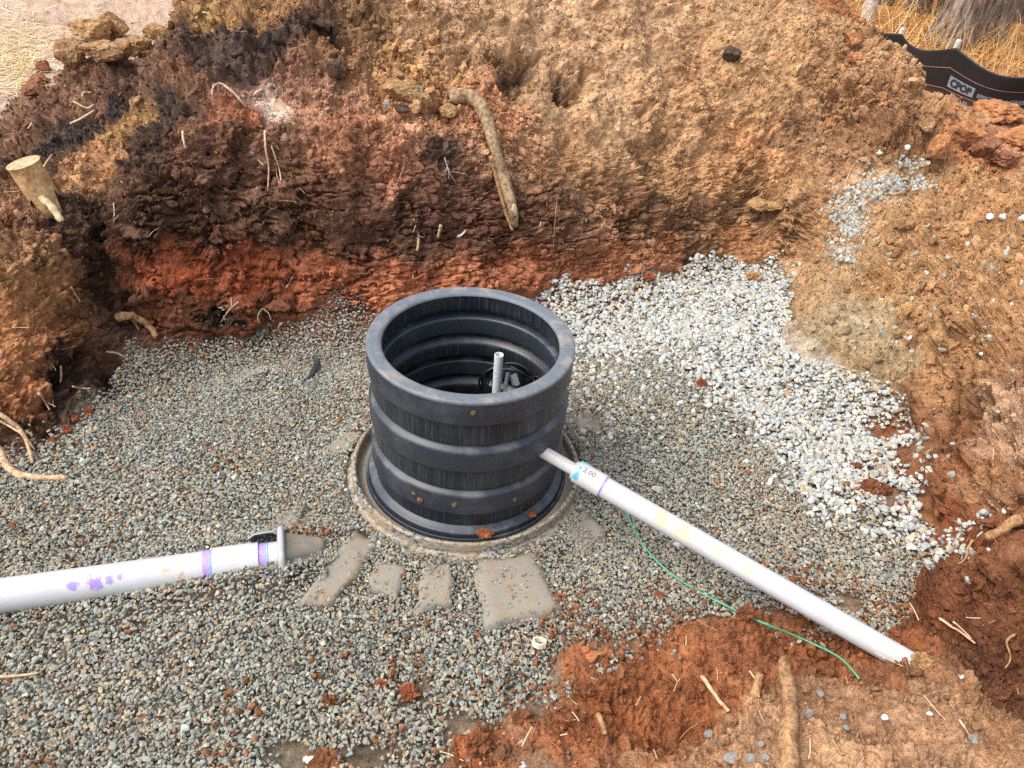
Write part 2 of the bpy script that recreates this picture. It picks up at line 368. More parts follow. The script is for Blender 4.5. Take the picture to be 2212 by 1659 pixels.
# coarse surface for finding where a sight line meets the soil
st = (slice(None, None, 5), slice(None, None, 5)); Pc = P0[st]; nr, nq = Pc.shape[:2]
jj = np.arange(nr * nq).reshape(nr, nq); qc = np.stack([jj[:-1, :-1], jj[:-1, 1:], jj[1:, 1:], jj[1:, :-1]], -1).reshape(-1, 4)
BV0 = BVHTree.FromPolygons([tuple(v) for v in Pc.reshape(-1, 3).tolist()], [tuple(f) for f in qc.tolist()])
def hit0(px, py):
    d = Vector(ray(px, py)); l, nrm, i, dist = BV0.ray_cast(Vector(EYE), d.normalized())
    return (np.array(l), np.array(nrm)) if l else (at(px, py, z=0.5), np.array([0, 0, 1.]))

# soil colours: sampled patches, mostly soil types, the pit corner with its shade painted in (px, py, spread px, colour, clod relief, crumb density)
SP = [(1150, 60, 130, (196, 158, 118), .8, .8), (1400, 60, 150, (200, 160, 118), .6, .7), (1600, 60, 130, (196, 156, 112), .6, .8), (1010, 60, 60, (188, 148, 108), .8, 1.3),
      (1300, 250, 120, (204, 164, 120), .7, .5), (1250, 330, 70, (192, 146, 102), .9, .6), (1450, 320, 110, (192, 148, 104), 1, .8), (1600, 330, 110, (180, 134, 90), 1.2, .9), (1650, 200, 110, (186, 144, 100), .8, .8), (1500, 170, 80, (186, 142, 100), .8, .8),
      (1115, 148, 42, (98, 66, 46), 1.9, .9), (1160, 120, 30, (112, 78, 54), 1.9, .9), (1190, 170, 30, (120, 82, 56), 1.9, .9), (1240, 185, 34, (100, 68, 46), 1.8, .9), (1060, 130, 40, (160, 118, 80), 1.7, 1.2), (1435, 295, 22, (118, 80, 52), 1.8, .9), (1400, 345, 20, (120, 82, 54), 1.8, .9), (1345, 425, 20, (104, 72, 50), 1.5, .9), (1180, 230, 36, (206, 166, 122), .6, .5), (1530, 250, 60, (196, 152, 106), 1.4, 1.0), (1700, 290, 40, (160, 116, 76), 1.6, 1.0), (1620, 390, 40, (150, 106, 68), 1.7, 1.0), (1800, 120, 80, (190, 142, 92), 1, 2), (1850, 220, 60, (182, 130, 82), 1.4, 2.0), (1815, 25, 45, (178, 106, 58), .7, .8),  # heap hollows take a darker brown than the slope around them
      (1750, 330, 70, (182, 134, 88), 1, 1), (1880, 290, 50, (158, 110, 70), 1.8, 1.4), (1930, 330, 40, (150, 102, 64), 1.8, 1.2), (1700, 430, 60, (186, 136, 86), .9, .7), (1600, 460, 60, (146, 104, 68), 1.3, .8), (1750, 500, 60, (180, 132, 84), .7, .6),
      (1300, 420, 70, (160, 112, 74), 1, .7), (1250, 480, 70, (122, 82, 58), 1, .7), (1150, 480, 60, (112, 74, 52), .9, .7), (1400, 470, 80, (126, 86, 58), 1.2, .9), (1500, 500, 70, (130, 92, 60), 1.2, .8), (1050, 500, 70, (98, 66, 48), .9, .7), (900, 500, 90, (104, 68, 50), .9, .8), (750, 480, 90, (108, 70, 50), .8, .7), (600, 470, 90, (98, 66, 46), .9, .8), (450, 480, 90, (90, 62, 47), 1, 1), (330, 480, 60, (84, 60, 46), 1.1, 1),
      (600, 330, 70, (132, 90, 64), .9, .8), (480, 350, 80, (110, 78, 60), 1.1, 1), (750, 330, 80, (146, 100, 74), .9, .9), (850, 330, 60, (170, 118, 88), 1, 1.6), (870, 280, 60, (180, 132, 100), 1, 2), (960, 320, 36, (78, 60, 50), .9, 1), (1100, 330, 50, (164, 122, 90), .7, 2.0), (1000, 420, 60, (110, 76, 58), .8, .8), (850, 400, 50, (150, 104, 78), 1, 1),
      (550, 100, 50, (60, 50, 46), 1.4, 1), (500, 95, 30, (42, 36, 36), 1.5, 1), (420, 80, 30, (46, 40, 38), 1.5, 1), (640, 90, 30, (86, 68, 58), 1.3, 1.2), (350, 240, 40, (74, 60, 52), 1.2, 1), (300, 320, 50, (76, 58, 48), 1.2, 1), (250, 230, 30, (52, 46, 44), 1.3, 1.2), (70, 330, 35, (54, 48, 46), 1.3, 1.2), (150, 300, 40, (64, 54, 50), 1.2, 1.3), (480, 150, 50, (80, 64, 56), 1.3, 1), (350, 170, 25, (64, 54, 50), 1.2, 1), (690, 70, 45, (88, 66, 52), 1.5, 1), (400, 180, 40, (116, 82, 60), 1.2, 1),
      (470, 60, 40, (176, 136, 86), 1.2, 1.5), (560, 40, 60, (168, 126, 84), 1.2, 1.5), (260, 270, 35, (182, 134, 78), 1.2, 1.4), (210, 340, 40, (174, 126, 80), 1.2, 1.2), (520, 250, 45, (158, 92, 60), 1, .8), (600, 240, 35, (176, 158, 140), .8, 1), (650, 240, 40, (150, 108, 82), 1, 1), (700, 200, 60, (150, 110, 86), 1.1, 1.3), (770, 130, 60, (158, 118, 84), 1.4, 1.8), (800, 60, 60, (146, 106, 68), 1.3, 1.4), (900, 80, 60, (190, 150, 108), 1, 2.2), (860, 130, 70, (196, 152, 102), 1.1, 2.6), (900, 200, 70, (192, 144, 96), 1.1, 2.8), (950, 260, 50, (186, 136, 98), 1, 2.6), (1060, 250, 50, (168, 120, 84), 1, 2.8),
      (400, 590, 60, (166, 74, 36), .6, .5), (550, 590, 70, (164, 78, 42), .6, .5), (700, 600, 80, (166, 86, 50), .7, .6), (850, 610, 80, (172, 96, 58), .7, .6), (1000, 600, 70, (170, 98, 60), .8, .6), (1150, 590, 60, (156, 88, 54), .8, .7), (1300, 570, 70, (156, 92, 56), .9, .8), (1450, 550, 70, (156, 98, 60), .9, .8), (1600, 530, 60, (166, 112, 66), .8, .6),
      (400, 660, 50, (118, 66, 40), .7, .6), (550, 660, 60, (116, 66, 40), .7, .7), (480, 690, 25, (64, 46, 36), 1, 1), (700, 660, 60, (130, 76, 48), .7, .7), (215, 560, 40, (74, 52, 38), 1, .8), (250, 640, 40, (88, 58, 40), .9, .8), (200, 470, 30, (70, 52, 42), 1, 1),  # last three put the pit corner's shade into the soil colour
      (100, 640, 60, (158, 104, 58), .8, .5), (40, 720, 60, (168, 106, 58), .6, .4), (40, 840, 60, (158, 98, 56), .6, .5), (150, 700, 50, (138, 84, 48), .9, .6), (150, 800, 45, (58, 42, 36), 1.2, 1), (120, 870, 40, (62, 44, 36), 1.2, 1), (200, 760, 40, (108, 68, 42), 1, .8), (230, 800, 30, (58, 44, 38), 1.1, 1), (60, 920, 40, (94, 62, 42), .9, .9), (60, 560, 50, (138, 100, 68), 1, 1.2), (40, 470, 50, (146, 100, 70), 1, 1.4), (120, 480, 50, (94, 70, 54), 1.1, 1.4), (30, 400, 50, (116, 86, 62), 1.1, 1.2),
      (60, 270, 40, (110, 80, 60), 1.2, 1.3), (180, 210, 50, (116, 84, 64), 1.2, 1.3), (260, 180, 40, (100, 74, 58), 1.2, 1.3), (100, 60, 150, (212, 184, 160), .05, .04), (250, 40, 120, (214, 180, 154), .05, .06), (30, 180, 80, (206, 178, 156), .05, .06), (-150, 100, 150, (212, 184, 160), .05, .04),
      (1800, 620, 70, (170, 138, 98), .6, .7), (1850, 700, 70, (166, 144, 110), .6, .7), (1920, 620, 60, (178, 136, 88), .9, 1.0), (1900, 780, 50, (166, 140, 104), .7, .8), (2000, 700, 60, (182, 140, 94), 1.1, 1.2), (2050, 600, 80, (188, 140, 88), 1.1, 1.2), (2150, 500, 80, (186, 132, 80), 1.15, 1.1), (2150, 650, 70, (186, 134, 82), 1.15, 1.1), (2150, 800, 70, (168, 116, 70), 1.15, 1.1), (2050, 800, 60, (176, 130, 86), 1.15, 1.1), (2180, 930, 60, (188, 150, 116), 1.15, 1.1), (2080, 950, 50, (150, 94, 56), 1.1, 1), (2100, 1050, 50, (162, 98, 56), 1.15, 1.1), (2150, 1050, 60, (172, 118, 74), 1.15, 1.1), (2150, 1180, 50, (156, 90, 52), .8, .7), (2080, 1130, 40, (162, 88, 48), .8, .8), (2050, 1300, 60, (126, 70, 40), .9, 1), (2150, 1330, 60, (116, 68, 42), 1, .9), (1950, 920, 50, (138, 82, 48), .7, 2.4), (2000, 1000, 40, (138, 82, 48), .7, 2.2), (1900, 440, 60, (190, 150, 108), .6, .8), (2000, 480, 60, (186, 136, 84), 1.1, 1.2), (2000, 380, 50, (182, 134, 84), 1, 1.2), (2100, 400, 60, (190, 138, 86), 1, 1.2), (2100, 330, 50, (192, 122, 70), 1, 1.4),
      (2050, 210, 70, (208, 150, 112), .15, .15), (2150, 260, 80, (206, 146, 106), .2, .3), (2000, 190, 40, (198, 128, 86), .3, .5), (2200, 330, 60, (206, 144, 102), .4, .5), (2100, 80, 120, (172, 122, 74), .2, .1),
      (1700, 1600, 130, (184, 136, 96), .6, .45), (1950, 1560, 120, (182, 134, 96), .6, .45), (2100, 1560, 80, (178, 128, 86), .6, .45), (1550, 1620, 100, (184, 134, 94), .6, .45), (1400, 1640, 60, (182, 130, 88), .4, .4),
      (1500, 1480, 100, (152, 88, 50), .7, .9), (1350, 1520, 90, (150, 86, 48), .8, .9), (1650, 1400, 70, (146, 86, 52), .8, .9), (1800, 1420, 60, (142, 82, 48), .8, .9), (1250, 1450, 50, (156, 92, 54), .7, .9), (1950, 1400, 50, (140, 80, 46), .8, .9), (1200, 1570, 60, (156, 90, 52), .8, .9), (1450, 1590, 60, (134, 78, 46), .9, .9), (2130, 1480, 60, (104, 62, 40), 1, .9), (1900, 1480, 50, (146, 92, 58), .6, .6), (1050, 1620, 60, (156, 88, 50), .8, .9),
      (500, 1000, 260, (112, 100, 84), .1, .1), (300, 1300, 260, (112, 100, 84), .1, .1), (900, 1400, 230, (112, 98, 80), .1, .1), (1450, 1000, 200, (112, 100, 84), .1, .1), (1500, 700, 90, (168, 162, 150), .1, .1), (1750, 850, 70, (168, 160, 146), .1, .1)]
spc = []
def soil_albedo(px, py, c):
    v = lin(desat(c, .74 if c[0] / c[2] > 2.05 else .88)) * np.array([1.02, .99, .98])
    if py > 1300: return lin(desat(c, .82)) * np.array([1.02, 1.02, 1.0]) * (.90 if max(c) > 170 else 1.08)
    k = .74 if max(c) > 205 else .98                    # pale bare ground / heap and banks
    if max(c) < 182 and px < 1700 and 170 < py < 960: k = 1.42      # cut walls: clay seen in the photograph already dimmed by the pit
    elif max(c) < 125: k = 1.35
    return v * k
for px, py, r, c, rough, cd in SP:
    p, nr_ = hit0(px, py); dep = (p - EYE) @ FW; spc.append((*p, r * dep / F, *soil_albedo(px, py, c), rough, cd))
spc = np.array(spc, np.float32)
wv = np.stack([fbm(V0 * 7, 3, 90), fbm(V0 * 7, 3, 190), fbm(V0 * 7, 3, 290)], -1) * .045
wv += np.stack([fbm(V0 * 26, 2, 91), fbm(V0 * 26, 2, 191), fbm(V0 * 26, 2, 291)], -1) * .034
Pw = (V0 + wv).astype(np.float32)
COL = np.zeros((len(V0), 3), np.float32); ROUGH = np.zeros(len(V0), np.float32); CDEN = np.zeros(len(V0), np.float32)
inv = 1 / (2 * (spc[:, 3] * .8) ** 2)
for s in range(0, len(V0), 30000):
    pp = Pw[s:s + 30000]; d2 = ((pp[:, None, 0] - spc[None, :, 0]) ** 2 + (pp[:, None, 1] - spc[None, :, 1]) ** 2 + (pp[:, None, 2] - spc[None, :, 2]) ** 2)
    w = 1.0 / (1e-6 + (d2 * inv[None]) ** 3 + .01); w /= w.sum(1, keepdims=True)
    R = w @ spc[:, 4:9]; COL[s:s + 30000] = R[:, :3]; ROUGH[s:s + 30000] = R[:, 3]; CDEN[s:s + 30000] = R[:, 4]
# far ground takes one plain earth colour
far = sstep(6.5, 9.0, V0[:, 1]); litter = lin((168, 112, 66)).astype(np.float32)
right_far = far * sstep(1.5, 2.6, V0[:, 0]); COL = COL * (1 - right_far[:, None]) + litter * right_far[:, None]
hue = fbm(V0 * 9, 4, 333)[:, None]; tone = fbm(V0 * 22, 4, 444)[:, None]; spk = fbm(V0 * 95, 2, 555)[:, None]
COL = np.clip(COL * (1 + .16 * hue * np.array([.7, 1.0, 1.2]) + .26 * tone + .15 * spk), .01, .9).astype(np.float32)

# relief: lumps, clods and cracks pushed out along the surface normal
inner = sstep(.0, -.05, gd)                  # under the gravel
R_ = ROUGH * (1 - inner); steep = sstep(.75, .35, NN[:, 2])
Ps = V0 * np.array([1, 1, 1.0])
f1, id1 = worley(Ps * 8.5 + wv * 20, 5); f2, id2 = worley(Ps * 24 + wv * 40, 45); f3, id3 = worley(Ps * 62 + wv * 60, 85)
lump = fbm(Ps * 4.2, 4, 21)
d = lump * .075 * R_
d += np.where(id1 > .35, (np.clip(1 - (f1 / .62) ** 2, 0, 1)) * (id1 - .3), 0) * .080 * R_ * (1 - .35 * steep)
d += np.where(id2 > .3, (np.clip(1 - (f2 / .6) ** 2, 0, 1)) * (id2 - .15), 0) * .034 * R_
d += np.where(id3 > .25, (np.clip(1 - (f3 / .6) ** 2, 0, 1)) * id3, 0) * .009 * np.minimum(R_ + .1, 1) * (1 - inner)
ridge = 1 - np.abs(fbm(Ps * np.array([9, 9, 26]), 3, 61)); d -= sstep(.80, .99, ridge) * .050 * steep * R_     # cracks that follow the beds
d += fbm(Ps * 60, 3, 71) * .0050 * (R_ * .8 + .15) * (1 - inner)
# bucket-tooth gouges down the left wall
lw = sstep(-1.62, -1.75, V0[:, 0]) * sstep(3.0, 2.7, V0[:, 1]) * steep
d += lw * (np.abs(fbm(np.c_[V0[:, 1] * 9, V0[:, 0] * 3, V0[:, 2] * 1.6], 2, 15)) - .3) * .09
near_bed = sstep(0, -.03, gd); d -= near_bed * .018
# local hollows and humps seen in the heap and walls (px, py, radius px, depth m)
x0_ = 1
for px, py, r, dep_ in [(1110, 150, 50, .10), (1165, 140, 40, .08), (1235, 190, 38, .09), (1260, 185, 26, .05), (700, 70, 32, .10), (735, 95, 26, .07), (505, 95, 26, .07), (555, 110, 36, .05), (430, 85, 24, .06), (1045, 130, 30, .03),
                         (1410, 260, 16, .04), (1435, 300, 24, .05), (1400, 345, 22, .05), (1345, 425, 20, .05), (1530, 480, 22, .05), (1610, 440, 16, .05), (1590, 475, 26, .04), (1870, 300, 12, .05), (1905, 268, 16, .04), (1860, 330, 10, .05), (1845, 375, 12, .04),
                         (150, 810, 42, .10), (110, 850, 30, .06), (205, 500, 24, .06), (480, 690, 24, .05), (1130, 180, -30, -.02), (725, 150, -24, -.05), (835, 420, -34, -.05), (1640, 420, -34, -.04), (100, 610, -40, -.03), (1880, 280, -34, -.05), (1930, 290, -26, -.05),
                         (2100, 905, 22, .05), (2050, 870, 20, .03), (1960, 760, 12, .025), (2000, 770, 12, .03), (2030, 780, 12, .03), (2165, 590, 26, .05), (2190, 560, 20, .05), (1480, 1565, 40, .03), (2120, 1480, 40, .04), (2040, 330, -24, -.04), (1935, 690, 14, .03), (1975, 745, 16, .04), (2015, 765, 16, .045), (2060, 800, 18, .05), (2085, 850, 20, .05), (2120, 905, 22, .05), (2165, 960, 20, .05), (2060, 905, 18, .06), (2150, 1090, 20, .04), (2190, 1130, 20, .05), (2120, 560, 20, .04), (2050, 520, 16, .035), (2190, 700, 22, .05), (1985, 640, 14, .03), (2110, 740, 18, .04), (2100, 1000, -26, -.04), (2160, 1020, -24, -.04), (2080, 720, -30, -.04), (2170, 840, -30, -.05), (2010, 560, -26, -.03)]:
    p, _n = hit0(px, py); rm = abs(r) * ((p - EYE) @ FW) / F
    g = np.exp(-((Pw - p.astype(np.float32)) ** 2).sum(1) / (2 * (rm * .75) ** 2)); d -= dep_ * g * (2.3 if py < 260 and x0_ > 0 else 1.5)
edge_hold = sstep(.30, .50, np.hypot(V0[:, 0] - RC[0], V0[:, 1] - RC[1]))
V1 = V0 + NN * (d * edge_hold)[:, None]
V1[:, 2] -= .02 * (1 - edge_hold)
N1 = grid_normals(V1.reshape(NR, NQ, 3)).reshape(-1, 3)

fc = V0[QU].mean(1); fsec = np.repeat(sec[:-1], NQ - 1); fgd = gd[QU].mean(1) + .03 * vnoise(fc * 9, 3)
hole = np.hypot(fc[:, 0] - RC[0], fc[:, 1] - RC[1]) < .395
fq = fc[:, 0] / fc[:, 1]
cls = np.full(len(QU), 4)                                    # ground
cls[(fgd < 0)] = 0                                           # bed under the gravel
out = fgd >= 0
cls[out & (fsec == 3) & (fq < .40)] = 1                      # cut wall
cls[out & (fsec == 4) & (fq < .40)] = 2                      # spoil heap
cls[out & (fsec >= 1) & (fsec <= 2)] = 3                     # loose dirt bank
cls[out & (fq >= .40) & (fsec <= 4)] = 3
flat_left = out & (fc[:, 2] < .56) & (fc[:, 0] < -1.9) & (fc[:, 1] > 3.9) | out & (fc[:, 0] > 2.2) & (fc[:, 1] > 5.0) & (fc[:, 2] < .6)
cls[flat_left] = 4
cls[out & (fsec == 5) & (fc[:, 2] > .62)] = 2
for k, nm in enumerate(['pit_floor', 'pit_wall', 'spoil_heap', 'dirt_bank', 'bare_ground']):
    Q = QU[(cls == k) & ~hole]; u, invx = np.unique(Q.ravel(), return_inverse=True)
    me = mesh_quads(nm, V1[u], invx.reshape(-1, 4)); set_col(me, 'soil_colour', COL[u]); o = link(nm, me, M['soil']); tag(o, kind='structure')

# wide ground out to the horizon, just under the surveyed sheet
m, ntt, b = new_mat('leaf_litter_ground', .95, .1)
n1 = noise(ntt, 3.5, 8, .7); n2 = noise(ntt, 30, 5, .7)
r1 = ramp(ntt, n1.outputs['Fac'], [(.35, lin((120, 78, 46))), (.5, lin((176, 118, 70))), (.68, lin((206, 162, 108)))])
r2 = ramp(ntt, n2.outputs['Fac'], [(.3, (.55, .5, .45)), (.6, (1.15, 1.12, 1.1))])
ntt.links.new(mix(ntt, 1, r1.outputs[0], r2.outputs[0], 'MULTIPLY'), b.inputs['Base Color']); bump(ntt, b, [(n2.outputs['Fac'], .03, .6)])
M['litter'] = m
xs = np.array([-150, -60, -20, -3.2, 3.8, 20, 60, 150]); ys = np.array([-150, -40, .3, 14.8, 30, 60, 150])
gv = [(x, y, .42) for y in ys for x in xs]; gf = []
for j in range(len(ys) - 1):
    for i in range(len(xs) - 1):
        if xs[i] >= -3.3 and xs[i + 1] <= 3.9 and ys[j] >= .2 and ys[j + 1] <= 15: continue
        gf.append((j * 8 + i, j * 8 + i + 1, (j + 1) * 8 + i + 1, (j + 1) * 8 + i))
tag(link('ground', mesh('ground', gv, gf), M['litter']), kind='structure')
# tall BVH of the finished soil for setting things down
BV = BVHTree.FromPolygons([tuple(v) for v in V1.tolist()], [tuple(f) for f in QU[~hole].tolist()])
def hit(px, py):
    d = Vector(ray(px, py)).normalized(); l, nrm, i, dist = BV.ray_cast(Vector(EYE), d)
    if l is None: return at(px, py, z=.45), np.array([0, 0, 1.])
    return np.array(l), np.array(hit0(px, py)[1])
def drop(x, y):
    l, nrm, i, dist = BV.ray_cast(Vector((x, y, 5)), Vector((0, 0, -1)))
    return np.array(l) if l else np.array([x, y, .45])
def px_size(p, n): return n * ((p - EYE) @ FW) / F         # metres that n picture pixels span at p

# ------------------------------------------------------------------ loose stuff: gravel, white stone, soil crumbs
def hull_stone(seed, npts=11, flat=.62, long=1.3):
    rs = random.Random(seed); bm = bmesh.new()
    for k in range(npts):
        v = Vector((rs.gauss(0, 1), rs.gauss(0, 1), rs.gauss(0, 1))).normalized() * rs.uniform(.8, 1.05)
        bm.verts.new((v.x * .5 * long, v.y * .5, v.z * .5 * flat))
    g = bmesh.ops.convex_hull(bm, input=bm.verts); bmesh.ops.delete(bm, geom=[v for v in bm.verts if not v.link_faces], context='VERTS')
    bmesh.ops.bevel(bm, geom=list(bm.edges), offset=.045, segments=1, affect='EDGES', profile=.6)
    bmesh.ops.recalc_face_normals(bm, faces=bm.faces)
    me = bpy.data.meshes.new('stone'); bm.to_mesh(me); bm.free(); return me
def lump_geo(seed, sub=2, flat=.75, long=1.2, amp=.22, freq=2.4, facet=0.0):
    bm = bmesh.new(); bmesh.ops.create_icosphere(bm, subdivisions=sub, radius=.5)
    P = np.array([v.co for v in bm.verts]); Fc = [[v.index for v in f.verts] for f in bm.faces]; bm.free()
    u = P / .5; rs = np.random.default_rng(seed)
    if facet:
        ns = rs.normal(size=(16, 3)); ns /= np.linalg.norm(ns, axis=1)[:, None]; ks = rs.uniform(.55, .95, 16)
        s = np.min(np.where(u @ ns.T > .05, ks[None] / np.maximum(u @ ns.T, .05), 9), axis=1); P = P * (1 - facet + facet * np.minimum(s, 1.15))[:, None]
    P = P * (1 + amp * fbm(u * freq + seed * 3.1, 3, seed))[:, None]
    return P * np.array([long, 1, flat]), Fc
def lump_mesh(seed, smooth=True, **k):
    V, Fc = lump_geo(seed, **k); return mesh('lump', V, Fc, smooth)

def scatter(name, pos, rot, scl, vid, tint, variants, mat, parent=None):
    """one object: points that carry a stone each (geometry nodes instances)"""
    col = bpy.data.collections.new(name + '_kinds')
    for i, me in enumerate(variants):
        me.materials.clear(); me.materials.append(mat)
        so = bpy.data.objects.new('%s_kind_%02d' % (name, i), me); col.objects.link(so)
    n = len(pos); me = bpy.data.meshes.new(name); me.vertices.add(n); me.vertices.foreach_set('co', np.asarray(pos, np.float32).ravel())
    a = me.attributes.new('rot', 'FLOAT_VECTOR', 'POINT'); a.data.foreach_set('vector', np.asarray(rot, np.float32).ravel())
    a = me.attributes.new('scl', 'FLOAT_VECTOR', 'POINT'); a.data.foreach_set('vector', np.asarray(scl, np.float32).ravel())
    a = me.attributes.new('vid', 'INT', 'POINT'); a.data.foreach_set('value', np.asarray(vid, np.int32))
    set_col(me, 'tint', np.asarray(tint, np.float32)); me.update()
    o = link(name, me, None, parent); me.materials.append(mat)
    g = bpy.data.node_groups.new(name, 'GeometryNodeTree')
    g.interface.new_socket('Geometry', in_out='INPUT', socket_type='NodeSocketGeometry'); g.interface.new_socket('Geometry', in_out='OUTPUT', socket_type='NodeSocketGeometry')
    gi, go = g.nodes.new('NodeGroupInput'), g.nodes.new('NodeGroupOutput')
    ci = g.nodes.new('GeometryNodeCollectionInfo'); ci.inputs['Collection'].default_value = col; ci.inputs['Separate Children'].default_value = True; ci.inputs['Reset Children'].default_value = True
    iop = g.nodes.new('GeometryNodeInstanceOnPoints'); iop.inputs['Pick Instance'].default_value = True
    def na(nm, t):
        k = g.nodes.new('GeometryNodeInputNamedAttribute'); k.data_type = t; k.inputs['Name'].default_value = nm; return k.outputs[0]
    er = g.nodes.new('FunctionNodeEulerToRotation')
    g.links.new(na('rot', 'FLOAT_VECTOR'), er.inputs[0]); g.links.new(er.outputs[0], iop.inputs['Rotation'])
    g.links.new(na('scl', 'FLOAT_VECTOR'), iop.inputs['Scale']); g.links.new(na('vid', 'INT'), iop.inputs['Instance Index'])
    g.links.new(gi.outputs[0], iop.inputs['Points']); g.links.new(ci.outputs[0], iop.inputs['Instance']); g.links.new(iop.outputs[0], go.inputs[0])
    o.modifiers.new('scatter', 'NODES').node_group = g
    return o

bl = base_z                                   # bed height
def jitter_grid(x0, x1, y0, y1, s):
    X, Y = np.meshgrid(np.arange(x0, x1, s), np.arange(y0, y1, s)); X = X.ravel() + RNG.uniform(-.5, .5, X.size) * s; Y = Y.ravel() + RNG.uniform(-.5, .5, Y.size) * s
    return X, Y
# white stone outline (picture outline dropped onto the bed)
WP = np.array([tuple(at(x, y, z=0.0)[:2]) for x, y in [(1140, 640), (1300, 600), (1650, 540), (1730, 590), (1730, 740), (1960, 830), (2030, 930), (2040, 1100), (2110, 1240), (2050, 1255), (1990, 1210), (1890, 1125), (1800, 1090), (1745, 1010), (1735, 950),
                                                           (1640, 925), (1540, 890), (1500, 830), (1480, 780), (1400, 750), (1320, 745), (1270, 720), (1215, 690)]])
BOLD = [(1560, 1420, 60)]
dirt_over = [(1930, 905, 75, 38), (1975, 985, 55, 60), (1925, 1055, 40, 30), (2010, 1100, 30, 50), (1700, 1340, 60, 30), (1560, 1350, 50, 25), (1000, 1560, 40, 24), (890, 1490, 38, 24), (640, 1640, 60, 22), (790, 1640, 50, 22), (1840, 1300, 40, 20)]
dov = [(at(x, y, z=0.0), rx * 2.2 / F, ry * 3.2 / F) for x, y, rx, ry in dirt_over]
SLABS = [([(1018, 1206), (1154, 1190), (1212, 1308), (1054, 1352)], .020, .014), ([(916, 1216), (980, 1208), (978, 1302), (896, 1316)], .018, .010), ([(764, 1142), (822, 1168), (722, 1296), (636, 1304)], .022, .013),
         ([(1216, 1150), (1262, 1086), (1312, 1150), (1262, 1196)], .014, .006), ([(690, 972), (770, 912), (792, 940), (712, 1000)], .010, .006), ([(1236, 902), (1284, 894), (1304, 926), (1246, 930)], .012, .006), ([(812, 1206), (880, 1216), (858, 1290), (790, 1268)], .012, .004), ([(575, 1165), (600, 1105), (660, 1085), (640, 1140)], .030, .020)]
SLW = []
for cs_, z0_, z1_ in SLABS:
    SLW.append(np.array([at(x, y, z=(z0_ + z1_) / 2)[:2] for x, y in cs_]))
def on_bed(X, Y, edge=.0):
    pp = np.c_[X, Y, np.zeros_like(X)]
    gdd = poly_dist(X, Y, POLY) + .035 * fbm(pp * 8, 3, 707) + .012 * vnoise(pp * 40, 709)
    keep = gdd + np.abs(RNG.normal(0, .05, X.size)) * np.sign(RNG.uniform(-1, .6, X.size)) * (Y < 2.2) < edge
    keep &= np.hypot(X - RC[0], Y - RC[1]) > .452
    q_ = X / np.maximum(Y, .1); keep &= (q_ > -1.5) & (q_ < 1.3) & (Y > .72)
    for pw_ in SLW: keep &= (poly_dist(X, Y, pw_) + .022 * vnoise(pp * 24, 55) + .008 * vnoise(pp * 70, 56) > -.016) | (RNG.uniform(size=X.size) < .05)
    thin = np.zeros_like(X)
    for p, rx, ry in dov: thin = np.maximum(thin, np.exp(-(((X - p[0]) / rx) ** 2 + ((Y - p[1]) / ry) ** 2)))
    keep &= RNG.uniform(0, 1, X.size) > thin * 1.25 + .0
    return keep
gx, gy = jitter_grid(-2.6, 2.2, .7, 4.4, .0103)
k = on_bed(gx, gy); gx, gy = gx[k], gy[k]
gz = bl(gx, gy); pp = np.c_[gx, gy, gz]
wd_ = poly_dist(gx, gy, WP) + .10 * fbm(pp * 5, 3, 808) + .085 * RNG.normal(size=gx.size)
white = wd_ < 0
mixz = (np.exp(-(((gx - .25) / .35) ** 2 + ((gy - 2.95) / .5) ** 2)) > RNG.uniform(0, 1.5, gx.size)); white |= mixz & (RNG.uniform(size=gx.size) < .55)
white |= RNG.uniform(size=gx.size) < .0025
PAL = np.array([lin(c) for c in [(154, 151, 136), (142, 139, 125), (166, 161, 144), (126, 124, 113), (172, 154, 126), (154, 130, 104), (158, 112, 80), (106, 106, 103), (144, 144, 139), (180, 172, 152)]])
PW = np.array([.22, .20, .15, .11, .10, .07, .025, .05, .06, .04])
warm = np.clip(.5 + .9 * fbm(pp * 3.1, 3, 606), 0, 1.4)
def gravel_tint(nn, warm):
    w = PW[None, :] * np.where(np.isin(np.arange(10), (4, 5, 6))[None, :], .35 + 1.5 * warm[:, None], 1.0); w /= w.sum(1, keepdims=True)
    idx = (RNG.uniform(size=(nn, 1)) > np.cumsum(w, 1)).sum(1).clip(0, 9); return PAL[idx] * RNG.uniform(.80, 1.14, (nn, 1)) * np.array([.95, 1.0, 1.05])
GV = [hull_stone(100 + i, RNG.integers(9, 14), RNG.uniform(.5, .8), RNG.uniform(1.1, 1.6)) for i in range(16)]
WV = [hull_stone(300 + i, RNG.integers(12, 18), RNG.uniform(.6, .85), RNG.uniform(1.05, 1.45)) for i in range(12)]
LA, LB = at(-190, 1314, z=.030), at(612, 1203, z=.006); LR = .054
_ax = (LA - LB)[:2] / np.linalg.norm((LA - LB)[:2]); _pr = np.array([-_ax[1], _ax[0]]); _pr = _pr if _pr[1] < 0 else -_pr    # toward the viewer
def heap(x, y):                               # stones banked up against the buried pipe, its boot and the collar
    s_ = (x - LB[0]) * _ax[0] + (y - LB[1]) * _ax[1]; d_ = (x - LB[0]) * _pr[0] + (y - LB[1]) * _pr[1]
    z = np.interp(s_, [-.30, -.14, .0, .15, .5, 1.1], [0, .03, .052, .046, .032, .012]) * np.exp(-((d_ - .075) / .055) ** 2)
    z = np.maximum(z, np.interp(s_, [-.22, -.05, .25, 1.2], [0, .035, .02, .012]) * np.exp(-((d_ + .085) / .05) ** 2))
    z = np.maximum(z, .03 * np.exp(-((s_ + .10) / .10) ** 2 - ((np.abs(d_) - .085) / .035) ** 2))
    r = np.hypot(x - RC[0], y - RC[1]); return z + .022 * np.exp(-((r - .47) / .06) ** 2)
